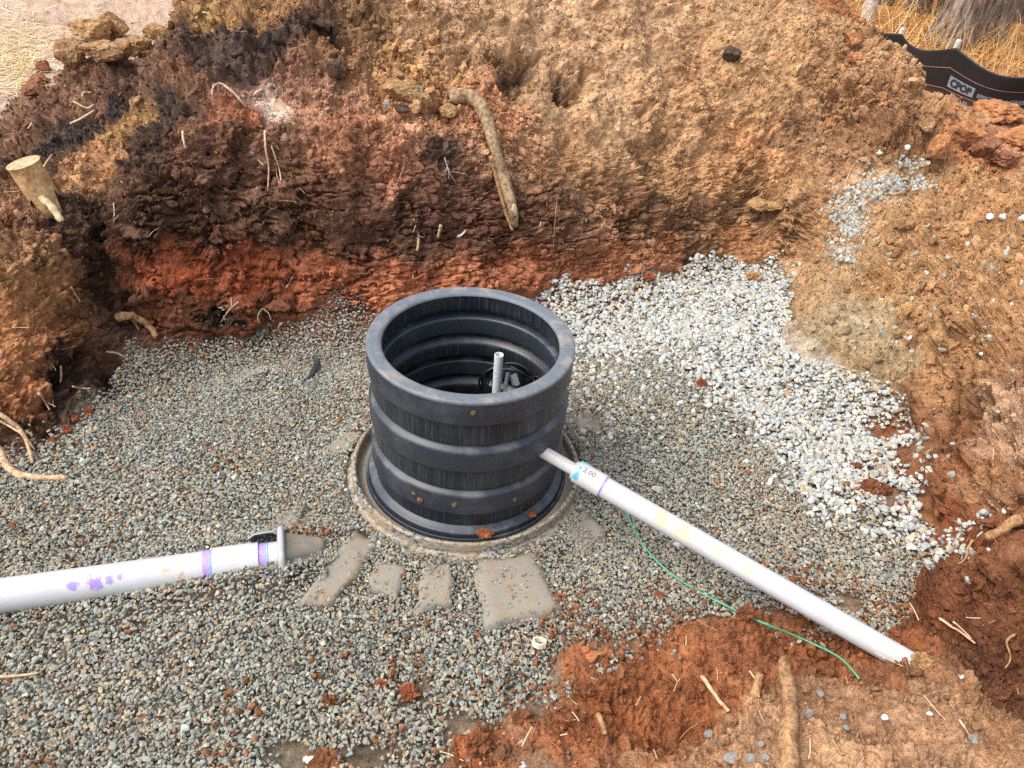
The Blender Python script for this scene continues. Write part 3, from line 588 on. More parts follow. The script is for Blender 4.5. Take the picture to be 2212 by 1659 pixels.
def place(sel, smin, smax, hmin, hmax, tilt):
    n = sel.sum(); s = np.exp(RNG.uniform(np.log(smin), np.log(smax), n)); ps = pp[sel].copy(); ps[:, 2] += RNG.uniform(hmin, hmax, n) + heap(ps[:, 0], ps[:, 1])
    rot = np.c_[RNG.normal(0, tilt, n), RNG.normal(0, tilt, n), RNG.uniform(0, 6.28, n)]
    return ps, rot, np.repeat(s[:, None], 3, 1) * RNG.uniform(.85, 1.15, (n, 3))
g = ~white
ps, rot, sc = place(g, .0088, .0220, -.005, .005, .38)
# the back-filled bed buries the lower half of the pipe on the near side: stones heaped against it
scatter('gravel_bed', ps, rot, sc, RNG.integers(0, 16, len(ps)), gravel_tint(len(ps), warm[g]), GV, M['stone']); tag(bpy.data.objects['gravel_bed'], 'grey and tan crushed stone covering the pit floor', 'gravel', kind='stuff')
# fines between the grey stones, washed out around the tank lid
fx, fy = jitter_grid(-2.4, 1.7, .75, 3.5, .0105); k = on_bed(fx, fy, -.03)
for (cs_, z0_, z1_), pw_ in zip(SLABS, SLW): k |= (poly_dist(fx, fy, pw_) < -.01) & (fbm(np.c_[fx, fy, fx * 0] * 14, 2, 61) > .22)
fx, fy = fx[k], fy[k]
fz = bl(fx, fy); fp = np.c_[fx, fy, fz]
dens = np.clip(.25 + .8 * fbm(fp * 3.4, 3, 919), 0.05, 1) + .5 * np.exp(-((np.hypot(fx - RC[0], fy - RC[1]) - .6) / .28) ** 2)
k = RNG.uniform(size=fx.size) < dens * .75; fp = fp[k]; fp[:, 2] += RNG.uniform(.001, .010, len(fp)) + heap(fp[:, 0], fp[:, 1]); nf = len(fp)
for (cs_, z0_, z1_), pw_ in zip(SLABS, SLW): fp[:, 2] += np.where(poly_dist(fp[:, 0], fp[:, 1], pw_) < 0, (z0_ + z1_) / 2, 0)
s = RNG.uniform(.005, .012, nf); wf = np.clip(.5 + .9 * fbm(fp * 3.1, 3, 606), 0, 1.4)
fw_ = poly_dist(fp[:, 0], fp[:, 1], WP) > .02
scatter('gravel_fines', fp[fw_], RNG.uniform(0, 6.28, (fw_.sum(), 3)), np.repeat(s[fw_, None], 3, 1), RNG.integers(0, 16, fw_.sum()), gravel_tint(fw_.sum(), wf[fw_]) * 1.05, [m_.copy() for m_ in GV], M['stone'])
tag(bpy.data.objects['gravel_fines'], 'fine grit and stone chips between the larger grey gravel', 'grit', kind='stuff')
WPAL = np.array([lin(c) for c in [(198, 199, 193), (184, 187, 183), (204, 199, 186), (172, 175, 174), (194, 180, 152), (170, 148, 118)]]); 
def white_tint(nn): return WPAL[RNG.choice(6, nn, p=[.30, .26, .18, .14, .08, .04])] * RNG.uniform(.74, .95, (nn, 1))
ps, rot, sc = place(white, .014, .038, -.004, .011, .5)
kk = RNG.uniform(size=len(ps)) < .50; ps, rot, sc = ps[kk], rot[kk], sc[kk]
# spill of the same white stone up the right bank, pressed into the dirt
sp_p = []
for cx, cy, rx, ry, nn in [(1835, 470, 36, 52, 340), (1890, 405, 60, 26, 240), (1960, 396, 55, 14, 130), (1965, 352, 26, 14, 40), (1815, 555, 30, 34, 60), (1960, 590, 90, 90, 34), (2150, 560, 60, 90, 14), (1930, 730, 60, 60, 22), (2120, 720, 60, 80, 16), (2080, 1170, 40, 60, 22), (1980, 960, 60, 60, 30)]:
    for _ in range(nn):
        p, nr_ = hit(cx + random.gauss(0, rx * .6), cy + random.gauss(0, ry * .6)); sp_p.append(np.r_[p - nr_ * .002, 0])
sp_p = np.array(sp_p); sp_s = RNG.uniform(.016, .044, len(sp_p))
ps = np.vstack([ps, sp_p[:, :3]]); rot = np.vstack([rot, RNG.uniform(0, 6.28, (len(sp_p), 3))]); sc = np.vstack([sc, np.repeat(sp_s[:, None], 3, 1)])
tw = white_tint(len(ps)); ns = len(sp_p); tw[-ns:] *= RNG.uniform(.8, 1.0, (ns, 1)) * np.array([1, .97, .90])
scatter('white_stone_fill', ps, rot, sc, RNG.integers(0, 12, len(ps)), tw, WV, M['white_stone']); tag(bpy.data.objects['white_stone_fill'], 'white marble chips poured across the right side of the pit', 'white stone', kind='stuff')

# soil crumbs over every bare earth surface
SV = [lump_mesh(500 + i, sub=2, flat=RNG.uniform(.6, .9), long=RNG.uniform(1., 1.5), amp=.24, freq=2.6, facet=.7, smooth=False) for i in range(10)]
e1 = (P0[1:, :-1] - P0[:-1, :-1]); e2 = (P0[:-1, 1:] - P0[:-1, :-1]); area = np.linalg.norm(np.cross(e1, e2), axis=-1)
area = np.pad(area, ((0, 1), (0, 1))).ravel()
vis = (NN * (EYE[None] - V0)).sum(1) > 0
wgt = area * np.clip(CDEN, .02, 3) * sstep(.0, .035, gd) * (V0[:, 1] < 6.6) * np.where(vis, 1, .05)
def crumbs(name, nn, smin, smax, pw, label, power=1.0):
    w = wgt ** 1.0; w = w * np.clip(CDEN, .05, 3) ** (power - 1); w = w / w.sum(); idx = RNG.choice(len(V1), nn, p=w)
    u = RNG.uniform(size=nn) ** pw; s = smin + (smax - smin) * u
    pos = V1[idx] + N1[idx] * (s * .08)[:, None] + RNG.normal(0, .003, (nn, 3))
    tint = np.clip(COL[idx] * RNG.uniform(.78, 1.2, (nn, 1)) * (1 + RNG.normal(0, .025, (nn, 3))), .01, .9)
    o = scatter(name, pos, RNG.uniform(0, 6.28, (nn, 3)), np.repeat(s[:, None], 3, 1) * RNG.uniform(.75, 1.2, (nn, 3)), RNG.integers(0, 10, nn), tint, [m_.copy() for m_ in SV], M['crumb']); tag(o, label, 'soil', kind='stuff')
crumbs('soil_crumbs', 75000, .005, .017, 2.0, 'small crumbs of loose soil strewn over the walls and heap')
crumbs('soil_clods', 9000, .013, .055, 3.0, 'loose clods of soil fallen over the heap and banks', 1.8)

dx_, dy_ = jitter_grid(-2.0, 1.7, .8, 2.6, .0105); k = on_bed(dx_, dy_, .05); dx_, dy_ = dx_[k], dy_[k]; dp = np.c_[dx_, dy_, bl(dx_, dy_)]
msk = np.clip(fbm(dp * 4.5, 4, 1201) - .18, 0, 1) * 1.1 + .65 * np.exp(-np.clip(-poly_dist(dx_, dy_, POLY), 0, 9) / .07) * (dy_ < 1.75) * (dx_ > -.3)
k = RNG.uniform(size=dx_.size) < msk * np.where(dx_ < -1.2, .15, .45) * np.where(dy_ > 1.8, .12, 1); dp = dp[k]; nd = len(dp); dp[:, 2] += RNG.uniform(.006, .013, nd) + heap(dp[:, 0], dp[:, 1])
ds = .006 + .016 * RNG.uniform(size=nd) ** 2.5
o = scatter('dirt_crumbs', dp, RNG.uniform(0, 6.28, (nd, 3)), np.repeat(ds[:, None], 3, 1), RNG.integers(0, 10, nd), lin((146, 98, 66))[None] * RNG.uniform(.7, 1.25, (nd, 1)), [m_.copy() for m_ in SV], M['crumb']); tag(o, 'rusty brown soil crumbs trodden into the grey gravel', 'soil', kind='stuff')

# ------------------------------------------------------------------ things
def thing(name, label, cat, loc=(0, 0, 0), group=None):
    o = empty(name, tuple(float(v) for v in loc)); return tag(o, label, cat, group)
def part(parent, name, me, mat, root=None):   # mesh given in world coordinates
    root = root or parent
    me.transform(Matrix.Translation(-Vector(root.location))); o = link(name, me, mat, parent); return o
def solo(name, me, mat, label, cat, loc, group=None):
    me.transform(Matrix.Translation(-Vector([float(v) for v in loc]))); o = link(name, me, mat); o.location = [float(v) for v in loc]; return tag(o, label, cat, group)

# --- black corrugated access riser
def plastic(name, col, rough, dust=None, dust_amt=.5, scale=9, spec=.5, streak=False, scratch=True):
    m, nt, b = new_mat(name, rough, spec); tc = N(nt, 'ShaderNodeTexCoord'); co = tc.outputs['Object']
    n1 = noise(nt, scale, 6, .65, co); n2 = noise(nt, 130, 4, .6, co); n3 = noise(nt, 420, 2, .6, co)
    c = mix(nt, 1.0, lin(col), ramp(nt, n2.outputs['Fac'], [(.3, (.8, .8, .8)), (.7, (1.2, 1.2, 1.2))]).outputs[0], 'MULTIPLY')
    if dust is not None:
        f = ramp(nt, n1.outputs['Fac'], [(.5 - dust_amt * .18, (0, 0, 0)), (.74, (.75, .75, .75))]).outputs[0]
        f2 = ramp(nt, n3.outputs['Fac'], [(.62, (0, 0, 0)), (.72, (.55, .55, .55))]).outputs[0]
        f = mix(nt, 1.0, f, f2, 'LIGHTEN')
        geo = N(nt, 'ShaderNodeNewGeometry'); sx = N(nt, 'ShaderNodeSeparateXYZ'); nt.links.new(geo.outputs['Normal'], sx.inputs[0])
        up_ = ramp(nt, sx.outputs['Z'], [(.0, (.28, .28, .28)), (.75, (1, 1, 1))]).outputs[0]    # dust settles on ledges
        f = mix(nt, 1.0, f, up_, 'MULTIPLY'); c = mix(nt, f, c, lin(dust))
        nt.links.new(mix(nt, f, (rough,) * 3, (.9,) * 3), b.inputs['Roughness'])
    if scratch:
        mp = N(nt, 'ShaderNodeMapping'); mp.inputs['Scale'].default_value = (1, 1, .12); mp.inputs['Rotation'].default_value = (.5, .3, .2); nt.links.new(co, mp.inputs[0])
        s1 = noise(nt, 60, 2, .5, mp.outputs[0]); sf = ramp(nt, s1.outputs['Fac'], [(.66, (0, 0, 0)), (.72, (.35, .35, .35))]).outputs[0]
        c = mix(nt, sf, c, lin((150, 150, 150)))
    if streak:
        mp = N(nt, 'ShaderNodeMapping'); mp.inputs['Scale'].default_value = (1, 1, .03); nt.links.new(co, mp.inputs[0])
        s1 = noise(nt, 170, 2, .5, mp.outputs[0]); sf = ramp(nt, s1.outputs['Fac'], [(.5, (0, 0, 0)), (.75, (.22, .22, .22))]).outputs[0]
        c = mix(nt, sf, c, lin((120, 122, 124)))
    nt.links.new(c, b.inputs['Base Color']); bump(nt, b, [(n2.outputs['Fac'], .0012, .25), (n3.outputs['Fac'], .0006, .4)])
    return m
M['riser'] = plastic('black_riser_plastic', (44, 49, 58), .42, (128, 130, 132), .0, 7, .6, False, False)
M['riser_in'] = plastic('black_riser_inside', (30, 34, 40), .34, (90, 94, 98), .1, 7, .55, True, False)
M['rim'] = plastic('scuffed_riser_rim', (98, 104, 112), .5, (168, 156, 138), .1, 9, .5)
rz = .604
outer = [(.350, rz - .004), (.350, .508), (.299, .496), (.299, .428), (.350, .396), (.350, .312), (.299, .300), (.299, .236), (.350, .205), (.350, .119), (.302, .107), (.302, .076), (.352, .048), (.365, .043), (.365, .012), (.36, -.02)]
inn = [(.330, -.45), (.338, .05), (.338, .119), (.288, .136), (.288, .196), (.338, .222), (.338, .312), (.288, .330), (.288, .392), (.338, .418), (.338, .508), (.300, .530), (.299, .575), (.298, rz - .012)]
riser = thing('access_riser', 'black corrugated plastic riser standing open on the tank lid', 'riser', (RC[0], RC[1], 0))
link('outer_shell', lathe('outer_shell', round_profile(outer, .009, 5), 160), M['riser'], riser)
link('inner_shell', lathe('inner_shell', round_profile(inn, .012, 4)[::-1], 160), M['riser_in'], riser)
link('rim', lathe('rim', round_profile([(.298, rz - .0125), (.3015, rz - .005), (.312, rz - .001), (.342, rz), (.351, rz - .003), (.3515, rz - .012)], .004, 3)[::-1], 160), M['rim'], riser)
# mud splats on the bands
M['mud'] = plain_soil('dried_mud', (150, 126, 98), (96, 76, 58), 80)
for ang, z, s in [(-1.46, .562, .016), (-1.60, .165, .018), (-1.95, .150, .020), (-2.02, .168, .014), (-1.0, .158, .014)]:
    V, Fc = lump_geo(int(abs(ang) * 100), sub=3, flat=.28, long=1.4, amp=.5, freq=3)
    Rm = np.array(Euler((0, math.pi / 2, ang)).to_matrix()); V = V * s @ Rm.T + np.array([.351 * math.cos(ang), .351 * math.sin(ang), z])
    link('mud_splat', mesh('mud_splat', V, Fc), M['mud'], riser)

# --- buried tank: collar, ribs, pipe boot, dark inside
M['tank'] = plastic('dirty_grey_tank', (112, 114, 116), .6, (170, 150, 124), 1.6, 16, .35)
M['tank_dusty'] = plastic('dusty_tank_top', (128, 128, 122), .8, (156, 142, 120), 2.2, 10, .2)
_nt = M['tank_dusty'].node_tree; _b = _nt.nodes['Principled BSDF']; _src = _b.inputs['Base Color'].links[0].from_socket; _g = N(_nt, 'ShaderNodeNewGeometry')
_n = noise(_nt, 16, 7, .75, _g.outputs['Position']); _f = ramp(_nt, _n.outputs['Fac'], [(.50, (0, 0, 0)), (.66, (.6, .6, .6))]); _n2 = noise(_nt, 60, 5, .7, _g.outputs['Position'])
_c = mix(_nt, _f.outputs[0], _src, lin((146, 116, 86))); _f2 = ramp(_nt, _n2.outputs['Fac'], [(.60, (0, 0, 0)), (.68, (.8, .8, .8))]); _nt.links.new(mix(_nt, _f2.outputs[0], _c, lin((96, 74, 56))), _b.inputs['Base Color'])
M['boot'] = plastic('grey_boot', (176, 180, 188), .5, (168, 148, 118), .7, 14, .35)
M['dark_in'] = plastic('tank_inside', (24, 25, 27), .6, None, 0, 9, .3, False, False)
m, ntt, b = new_mat('scuffed_collar', .7, .3); tc = N(ntt, 'ShaderNodeTexCoord'); mp = N(ntt, 'ShaderNodeMapping'); mp.inputs['Scale'].default_value = (1, 1, 2.2); ntt.links.new(tc.outputs['Object'], mp.inputs[0])
n1 = noise(ntt, 55, 6, .75, mp.outputs[0]); n2 = noise(ntt, 9, 4, .6, tc.outputs['Object'])
c1 = ramp(ntt, n1.outputs['Fac'], [(.42, lin((46, 45, 46))), (.50, lin((150, 145, 134))), (.66, lin((188, 180, 164)))])
c2 = ramp(ntt, n2.outputs['Fac'], [(.4, (0, 0, 0)), (.66, (.7, .7, .7))])
ntt.links.new(mix(ntt, c2.outputs[0], c1.outputs[0], lin((164, 142, 112))), b.inputs['Base Color']); bump(ntt, b, [(n1.outputs['Fac'], .004, .7)]); M['collar'] = m
tank = thing('buried_tank', 'dusty grey plastic tank top with round collar half buried in gravel', 'tank', (RC[0], RC[1], 0))
link('collar', lathe('collar', round_profile([(.405, .0), (.409, .050), (.413, .058), (.423, .060), (.427, .054), (.429, .018), (.446, .010), (.452, -.002), (.470, -.05)], .004, 3)[::-1], 160), M['collar'], tank)
link('ledge', lathe('ledge', round_profile([(.362, .010), (.385, .014), (.400, .008), (.407, .012)], .004, 3)[::-1], 128), M['tank_dusty'], tank)
link('gasket', lathe('gasket', round_profile([(.364, .012), (.366, .026), (.374, .028), (.378, .012)], .003, 3)[::-1], 128), M['riser'], tank)
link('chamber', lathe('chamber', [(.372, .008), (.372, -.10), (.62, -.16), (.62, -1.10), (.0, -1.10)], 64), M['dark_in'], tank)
def slab(cen_px, corner_px, z_in, z_out, nm, mat):
    """rib panel of the tank dome: four picture corners laid on a plane falling away from the collar"""
    pts = []
    for (x, y) in corner_px:
        z = z_in
        for _ in range(6):
            p = at(x, y, z=z); r = np.hypot(p[0] - RC[0], p[1] - RC[1]); t = np.clip((r - .44) / .25, 0, 1); z = z_in + (z_out - z_in) * t
        pts.append(p)
    pts = np.array(pts); c0 = pts.mean(0); nS = 10; V = []; Fc = []
    for j in range(nS + 1):
        for i in range(nS + 1):
            u, v = i / nS, j / nS; p = pts[0] * (1 - u) * (1 - v) + pts[1] * u * (1 - v) + pts[2] * u * v + pts[3] * (1 - u) * v
            e = min(u, 1 - u, v, 1 - v); w_ = np.array([math.sin(i * 2.1 + j + pts[0][0] * 50), math.cos(j * 1.7 + i * .6 + pts[0][1] * 70), 0]) * (.006 if e < .05 else .002)
            V.append(p + w_ + np.array([0, 0, -.010 * (1 - min(1, e / .08)) ** 2 + .0015 * math.sin(3 * u + 5 * v)]))
    n2_ = nS + 1
    for j in range(nS):
        for i in range(nS): Fc.append((j * n2_ + i, j * n2_ + i + 1, (j + 1) * n2_ + i + 1, (j + 1) * n2_ + i))
    b0 = len(V); ring = [i for i in range(n2_)] + [j * n2_ + nS for j in range(1, n2_)] + [nS * n2_ + i for i in range(nS - 1, -1, -1)] + [j * n2_ for j in range(nS - 1, 0, -1)]
    for r_ in ring: V.append(np.array(V[r_]) + (np.array(V[r_]) - c0) * .04 + np.array([0, 0, -.05]))
    L = len(ring)
    for k_ in range(L): Fc.append((ring[(k_ + 1) % L], ring[k_], b0 + k_, b0 + (k_ + 1) % L))
    me = mesh(nm, V, Fc); bm = bmesh.new(); bm.from_mesh(me); bmesh.ops.recalc_face_normals(bm, faces=bm.faces); bm.to_mesh(me); bm.free()
    return part(tank, nm, me, mat)
for cs_, z0_, z1_ in SLABS: slab(None, cs_, z0_, z1_, 'rib', M['tank_dusty'])

# --- white pipe to the left (large), its hub and the tank's boot
def pipe_material(name, stains):
    """white pipe with dirt smears, primer stains: stains = [(object-space point, radius, colour, noise scale)]"""
    m, nt, b = new_mat(name, .38, .45); tc = N(nt, 'ShaderNodeTexCoord'); co = tc.outputs['Object']
    n1 = noise(nt, 12, 6, .7, co); n2 = noise(nt, 160, 3, .6, co); n3 = noise(nt, 70, 5, .75, co)
    c = mix(nt, ramp(nt, n1.outputs['Fac'], [(.46, (0, 0, 0)), (.72, (.38, .38, .38))]).outputs[0], lin((196, 198, 200)), lin((190, 170, 136)))
    c = mix(nt, ramp(nt, n2.outputs['Fac'], [(.70, (0, 0, 0)), (.76, (.45, .45, .45))]).outputs[0], c, lin((150, 110, 76)))
    for (p, r, colr, amt) in stains:
        vm = N(nt, 'ShaderNodeVectorMath', operation='DISTANCE'); nt.links.new(co, vm.inputs[0]); vm.inputs[1].default_value = p
        ad = N(nt, 'ShaderNodeMath', operation='MULTIPLY_ADD'); nt.links.new(n3.outputs['Fac'], ad.inputs[0]); ad.inputs[1].default_value = r * amt * 2.4; nt.links.new(vm.outputs['Value'], ad.inputs[2])
        mr = N(nt, 'ShaderNodeMapRange'); mr.inputs['From Min'].default_value = r * (1.0 + amt * 1.2); mr.inputs['From Max'].default_value = r * (.7 + amt * 1.2); nt.links.new(ad.outputs[0], mr.inputs['Value'])
        sc_ = N(nt, 'ShaderNodeMath', operation='MULTIPLY'); sc_.inputs[1].default_value = .85; nt.links.new(mr.outputs[0], sc_.inputs[0])
        c = mix(nt, sc_.outputs[0], c, lin(colr))
    nt.links.new(c, b.inputs['Base Color']); return m
def pipe_geo(a, b, r, t, seg=48, nlen=2, taper=0):
    a, b = np.array(a, float), np.array(b, float); ax = (b - a) / np.linalg.norm(b - a); x = np.cross(ax, [0, 0, 1.]); x /= np.linalg.norm(x); y = np.cross(x, ax)
    V = []; Fc = []
    prof = [(r, 0), (r, 1), (r - t, 1), (r - t, 0)]
    for k_ in range(seg):
        an = 2 * math.pi * k_ / seg; dr = math.cos(an) * x + math.sin(an) * y
        for rr, tt in prof: V.append(a + (b - a) * tt + dr * rr)
    for k_ in range(seg):
        j = (k_ + 1) % seg
        for i in range(4): Fc.append((k_ * 4 + i, k_ * 4 + (i + 1) % 4, j * 4 + (i + 1) % 4, j * 4 + i))
    me = mesh('pipe', V, Fc, True); bm = bmesh.new(); bm.from_mesh(me); bmesh.ops.recalc_face_normals(bm, faces=bm.faces)
    for e in bm.edges:
        if len(e.link_faces) == 2 and e.calc_face_angle(0) > .6: e.smooth = False
    bm.to_mesh(me); bm.free(); return me, ax, x, y
lp = thing('sewer_pipe', 'fat white pipe with purple primer stains half buried in gravel', 'pipe', LB)
axl = (LA - LB) / np.linalg.norm(LA - LB)
def lpt(s, up=.04): return tuple(axl * s + np.array([.0, -.035, up]))
M['lpipe'] = pipe_material('white_sewer_pipe', [(lpt(.50), .016, (150, 122, 206), 1.2), (lpt(.54), .024, (146, 116, 206), 1.3), (lpt(.60), .018, (150, 122, 206), 1.4), (lpt(.47, .05), .012, (158, 130, 210), 1.2),
                                               (lpt(1.02, .0), .06, (196, 142, 82), 1.5), (lpt(.90, .02), .035, (206, 158, 100), 1.6), (lpt(.34, .05), .014, (216, 160, 104), 1.6), (lpt(.30, .02), .02, (206, 150, 98), 1.6)])
me, *_ = pipe_geo(LB + axl * .20, LA, LR, .006); part(lp, 'pipe', me, M['lpipe'])
me, *_ = pipe_geo(LB + axl * .075, LB + axl * .215, LR + .0065, .006); part(lp, 'coupling', me, M['lpipe'])
me, *_ = pipe_geo(LB - axl * .03, LB + axl * .076, LR, .006); part(lp, 'stub', me, M['lpipe'])
M['primer'] = plastic('purple_primer', (172, 152, 222), .4, None, 0, 20, .4, False, False)
M['primer_blue'] = plastic('blue_cement', (92, 178, 214), .35, None, 0, 20, .4, False, False)
me, *_ = pipe_geo(LB + axl * .217, LB + axl * .245, LR + .0008, .002); part(lp, 'primer_band', me, M['primer'])
me, *_ = pipe_geo(LB + axl * .2155, LB + axl * .2185, LR + .0030, .004); part(lp, 'cement_bead', me, M['primer_blue'])
me, *_ = pipe_geo(LB + axl * .050, LB + axl * .0748, LR + .0008, .002); part(lp, 'primer_band', me, M['primer'])
me, *_ = pipe_geo(LB + axl * .044, LB + axl * .047, LR + .0012, .002); part(lp, 'cement_bead', me, M['primer_blue'])
# boot on the tank: flared ring the stub enters, and the moulded nub behind it
x_ = np.cross(axl, [0, 0, 1.]); x_ /= np.linalg.norm(x_); y_ = np.cross(x_, axl); y_ *= np.sign(y_[2])
def ring_part(nm, prof, a0, a1, seg, mat, sq=0.0):
    V = []; Fc = []; m_ = len(prof); full = a1 - a0 > 6.28; nn_ = seg if full else seg + 1
    for k_ in range(nn_):
        an = a0 + (a1 - a0) * k_ / seg; q_ = 1 / max(abs(math.cos(an)), abs(math.sin(an))) ** sq
        for rr, tt in prof: V.append(LB + (x_ * math.cos(an) + y_ * math.sin(an)) * rr * q_ + axl * tt)
    for k_ in range(seg):
        for i in range(m_ - 1): Fc.append((k_ * m_ + i, ((k_ + 1) % nn_) * m_ + i, ((k_ + 1) % nn_) * m_ + i + 1, k_ * m_ + i + 1))
    return part(tank, nm, mesh(nm, V, Fc), mat)
if x_[1] < 0: x_ = -x_                        # x_ points away from the viewer
ring_part('boot_flange', round_profile([(.052, .004), (.055, .012), (.082, .013), (.094, .008), (.095, -.004), (.088, -.010), (.060, -.010)], .004, 3), 0, 2 * math.pi, 56, M['boot'], .25)
def wedge(nm, a, b, mat):                     # tapered moulded block between two rectangles (centre, half width, z top)
    V = []; Fc = []; nk = 8
    for k_ in range(nk + 1):
        t = k_ / nk; c = np.array(a[0]) * (1 - t) + np.array(b[0]) * t; hw = a[1] * (1 - t) + b[1] * t; zt = a[2] * (1 - t) ** 1.2 + b[2] * (1 - (1 - t) ** 1.2)
        for u, v in [(-1.25, 0), (-1, .7), (-.8, .93), (-.4, 1), (0, .97), (.4, 1), (.8, .93), (1, .7), (1.25, 0)]:
            V.append(c + x_ * hw * u + np.array([0, 0, -.04 + (zt + .04) * v - c[2]]) + RNG.normal(0, .0012, 3))
    for k_ in range(nk):
        for i in range(8): Fc.append((k_ * 9 + i, k_ * 9 + i + 1, (k_ + 1) * 9 + i + 1, (k_ + 1) * 9 + i))
    Fc += [tuple(range(9))[::-1], tuple(nk * 9 + i for i in range(9))]
    me = mesh(nm, V, Fc); bm = bmesh.new(); bm.from_mesh(me); bmesh.ops.recalc_face_normals(bm, faces=bm.faces); bm.to_mesh(me); bm.free(); return part(tank, nm, me, mat)
wedge('boot_neck', (LB - axl * .010, .062, .076), (LB - axl * .135 + x_ * .03, .034, .018), M['tank'])
ring_part('boot_hood', round_profile([(.068, .012), (.082, .012), (.092, .03), (.090, .085), (.076, .105), (.066, .10)], .008, 3), -.35, 1.15, 20, M['boot'])

# --- white pipe to the right: thin pipe, reducer coupling, wide pipe
S0 = EYE + 2.60 * ray(1175, 977); S1 = at(1990, 1447, z=.075)
axr = (S1 - S0) / np.linalg.norm(S1 - S0)
def along(px, py):                            # point on the pipe axis nearest a sight line
    d = ray(px, py); d = d / np.linalg.norm(d); w0 = S0 - EYE; b_ = axr @ d; t = (b_ * (d @ w0) - axr @ w0) / (1 - b_ * b_); return t
tc0, tc1, tE = along(1246, 1017), along(1302, 1050), along(1990, 1447)
PR = np.array
rp = thing('drain_pipe', 'long white pipe sloping from the black riser down to the right', 'pipe', S0)
def rpt(t, k_=.0): return tuple(axr * t + np.array([-.01, -.018, .028 + k_]))
M['rpipe'] = pipe_material('white_drain_pipe', [(rpt(tc1 + .22), .028, (226, 196, 140), 1.5), (rpt(tc1 + .30), .030, (226, 200, 146), 1.6), (rpt(tc1 + .42), .02, (226, 200, 150), 1.6), (rpt(tc1 + .115, -.012), .006, (150, 96, 56), .5), (rpt(tc1 + .52), .022, (230, 206, 160), 1.7)])
M['spipe'] = pipe_material('white_thin_pipe', [(rpt(.05), .02, (214, 192, 158), 1.5)])
me, *_ = pipe_geo(S0 - axr * .10, S0 + axr * (tc0 + .02), .0215, .003); part(rp, 'thin_pipe', me, M['spipe'])
cp_o = None
me, *_ = pipe_geo(S0 + axr * tc0, S0 + axr * tc1, .0395, .006); cp_o = part(rp, 'coupling', me, M['spipe'])
me, *_ = pipe_geo(S0 + axr * (tc0 - .010), S0 + axr * (tc0 + .012), .033, .011); part(rp, 'bushing', me, M['spipe'])
me, *_ = pipe_geo(S0 + axr * tc1, S0 + axr * (tE + .02), .0355, .004); part(rp, 'wide_pipe', me, M['rpipe'])
me, *_ = pipe_geo(S0 + axr * (tc1 + .0005), S0 + axr * (tc1 + .007), .0362, .002); part(rp, 'primer_band', me, M['primer'])
xr = np.cross(axr, [0, 0, 1.]); xr /= np.linalg.norm(xr); yr = np.cross(xr, axr); yr *= np.sign(yr[2])
def on_pipe(t, a, r): return S0 + axr * t + r * (math.cos(a) * yr + math.sin(a) * (-xr if xr[1] > 0 else xr))
def wrap_patch(nm, t0, t1, a0, a1, r, mat, parent, wob=0):   # thin curved patch lying on the pipe
    V = []; Fc = []; na, nt_ = 14, 8
    for j in range(nt_ + 1):
        for i in range(na + 1):
            u, v = i / na, j / nt_; ca, ct = (u - .5) * 2, (v - .5) * 2; l = max(abs(ca), abs(ct)) / (math.hypot(ca, ct) + 1e-9) if wob else 1
            ca *= l; ct *= l
            if wob: wq = 1 + wob * math.sin(3 * math.atan2(ct, ca) + t0 * 90); ca *= wq; ct *= wq
            V.append(on_pipe((t0 + t1) / 2 + ct * (t1 - t0) / 2, (a0 + a1) / 2 + ca * (a1 - a0) / 2, r))
    for j in range(nt_):
        for i in range(na): Fc.append((j * (na + 1) + i, j * (na + 1) + i + 1, (j + 1) * (na + 1) + i + 1, (j + 1) * (na + 1) + i))
    return part(parent, nm, mesh(nm, V, Fc), mat, rp)
def text_mesh(body, size, bold=0.0):
    cu = bpy.data.curves.new('txt', 'FONT'); cu.body = body; cu.size = size; cu.resolution_u = 3; cu.offset = bold
    ob = bpy.data.objects.new('txt', cu); C.objects.link(ob); dg = bpy.context.evaluated_depsgraph_get(); me = bpy.data.meshes.new_from_object(ob.evaluated_get(dg))
    bpy.data.objects.remove(ob); bpy.data.curves.remove(cu)
    bm = bmesh.new(); bm.from_mesh(me); bmesh.ops.triangulate(bm, faces=bm.faces); bmesh.ops.subdivide_edges(bm, edges=[e for e in bm.edges if e.calc_length() > size * .3], cuts=2)
    bm.to_mesh(me); bm.free(); P = np.array([v.co for v in me.vertices]); Fc = [tuple(p.vertices) for p in me.polygons]; bpy.data.meshes.remove(me); return P, Fc
M['ink'] = plastic('faded_marker', (96, 96, 104), .6, None, 0, 20, .2, False, False)
M['print'] = plastic('pipe_print', (150, 160, 196), .6, None, 0, 20, .2, False, False)
def pipe_text(body, size, t, a, r, mat, parent, nm):
    P, Fc = text_mesh(body, size); V = [on_pipe(t + p[0], a - p[1] / r, r) for p in P]; return part(parent, nm, mesh(nm, V, Fc, False), mat, rp)
pipe_text('2.00', .026, tc0 + .022, .55, .0400, M['ink'], cp_o, 'handwriting')
wrap_patch('cement_stain', tc0 + .001, tc0 + .020, .75, 1.55, .0401, M['primer_blue'], cp_o, .15)
wrap_patch('cement_stain', tc0 + .004, tc0 + .016, .25, .5, .0401, M['primer_blue'], cp_o, .15)
wrap_patch('cement_stain', tc0 + .004, tc0 + .022, -.55, -.15, .0401, plastic('aqua_cement', (120, 222, 214), .35, None, 0, 20, .4, False, False), cp_o, .2)

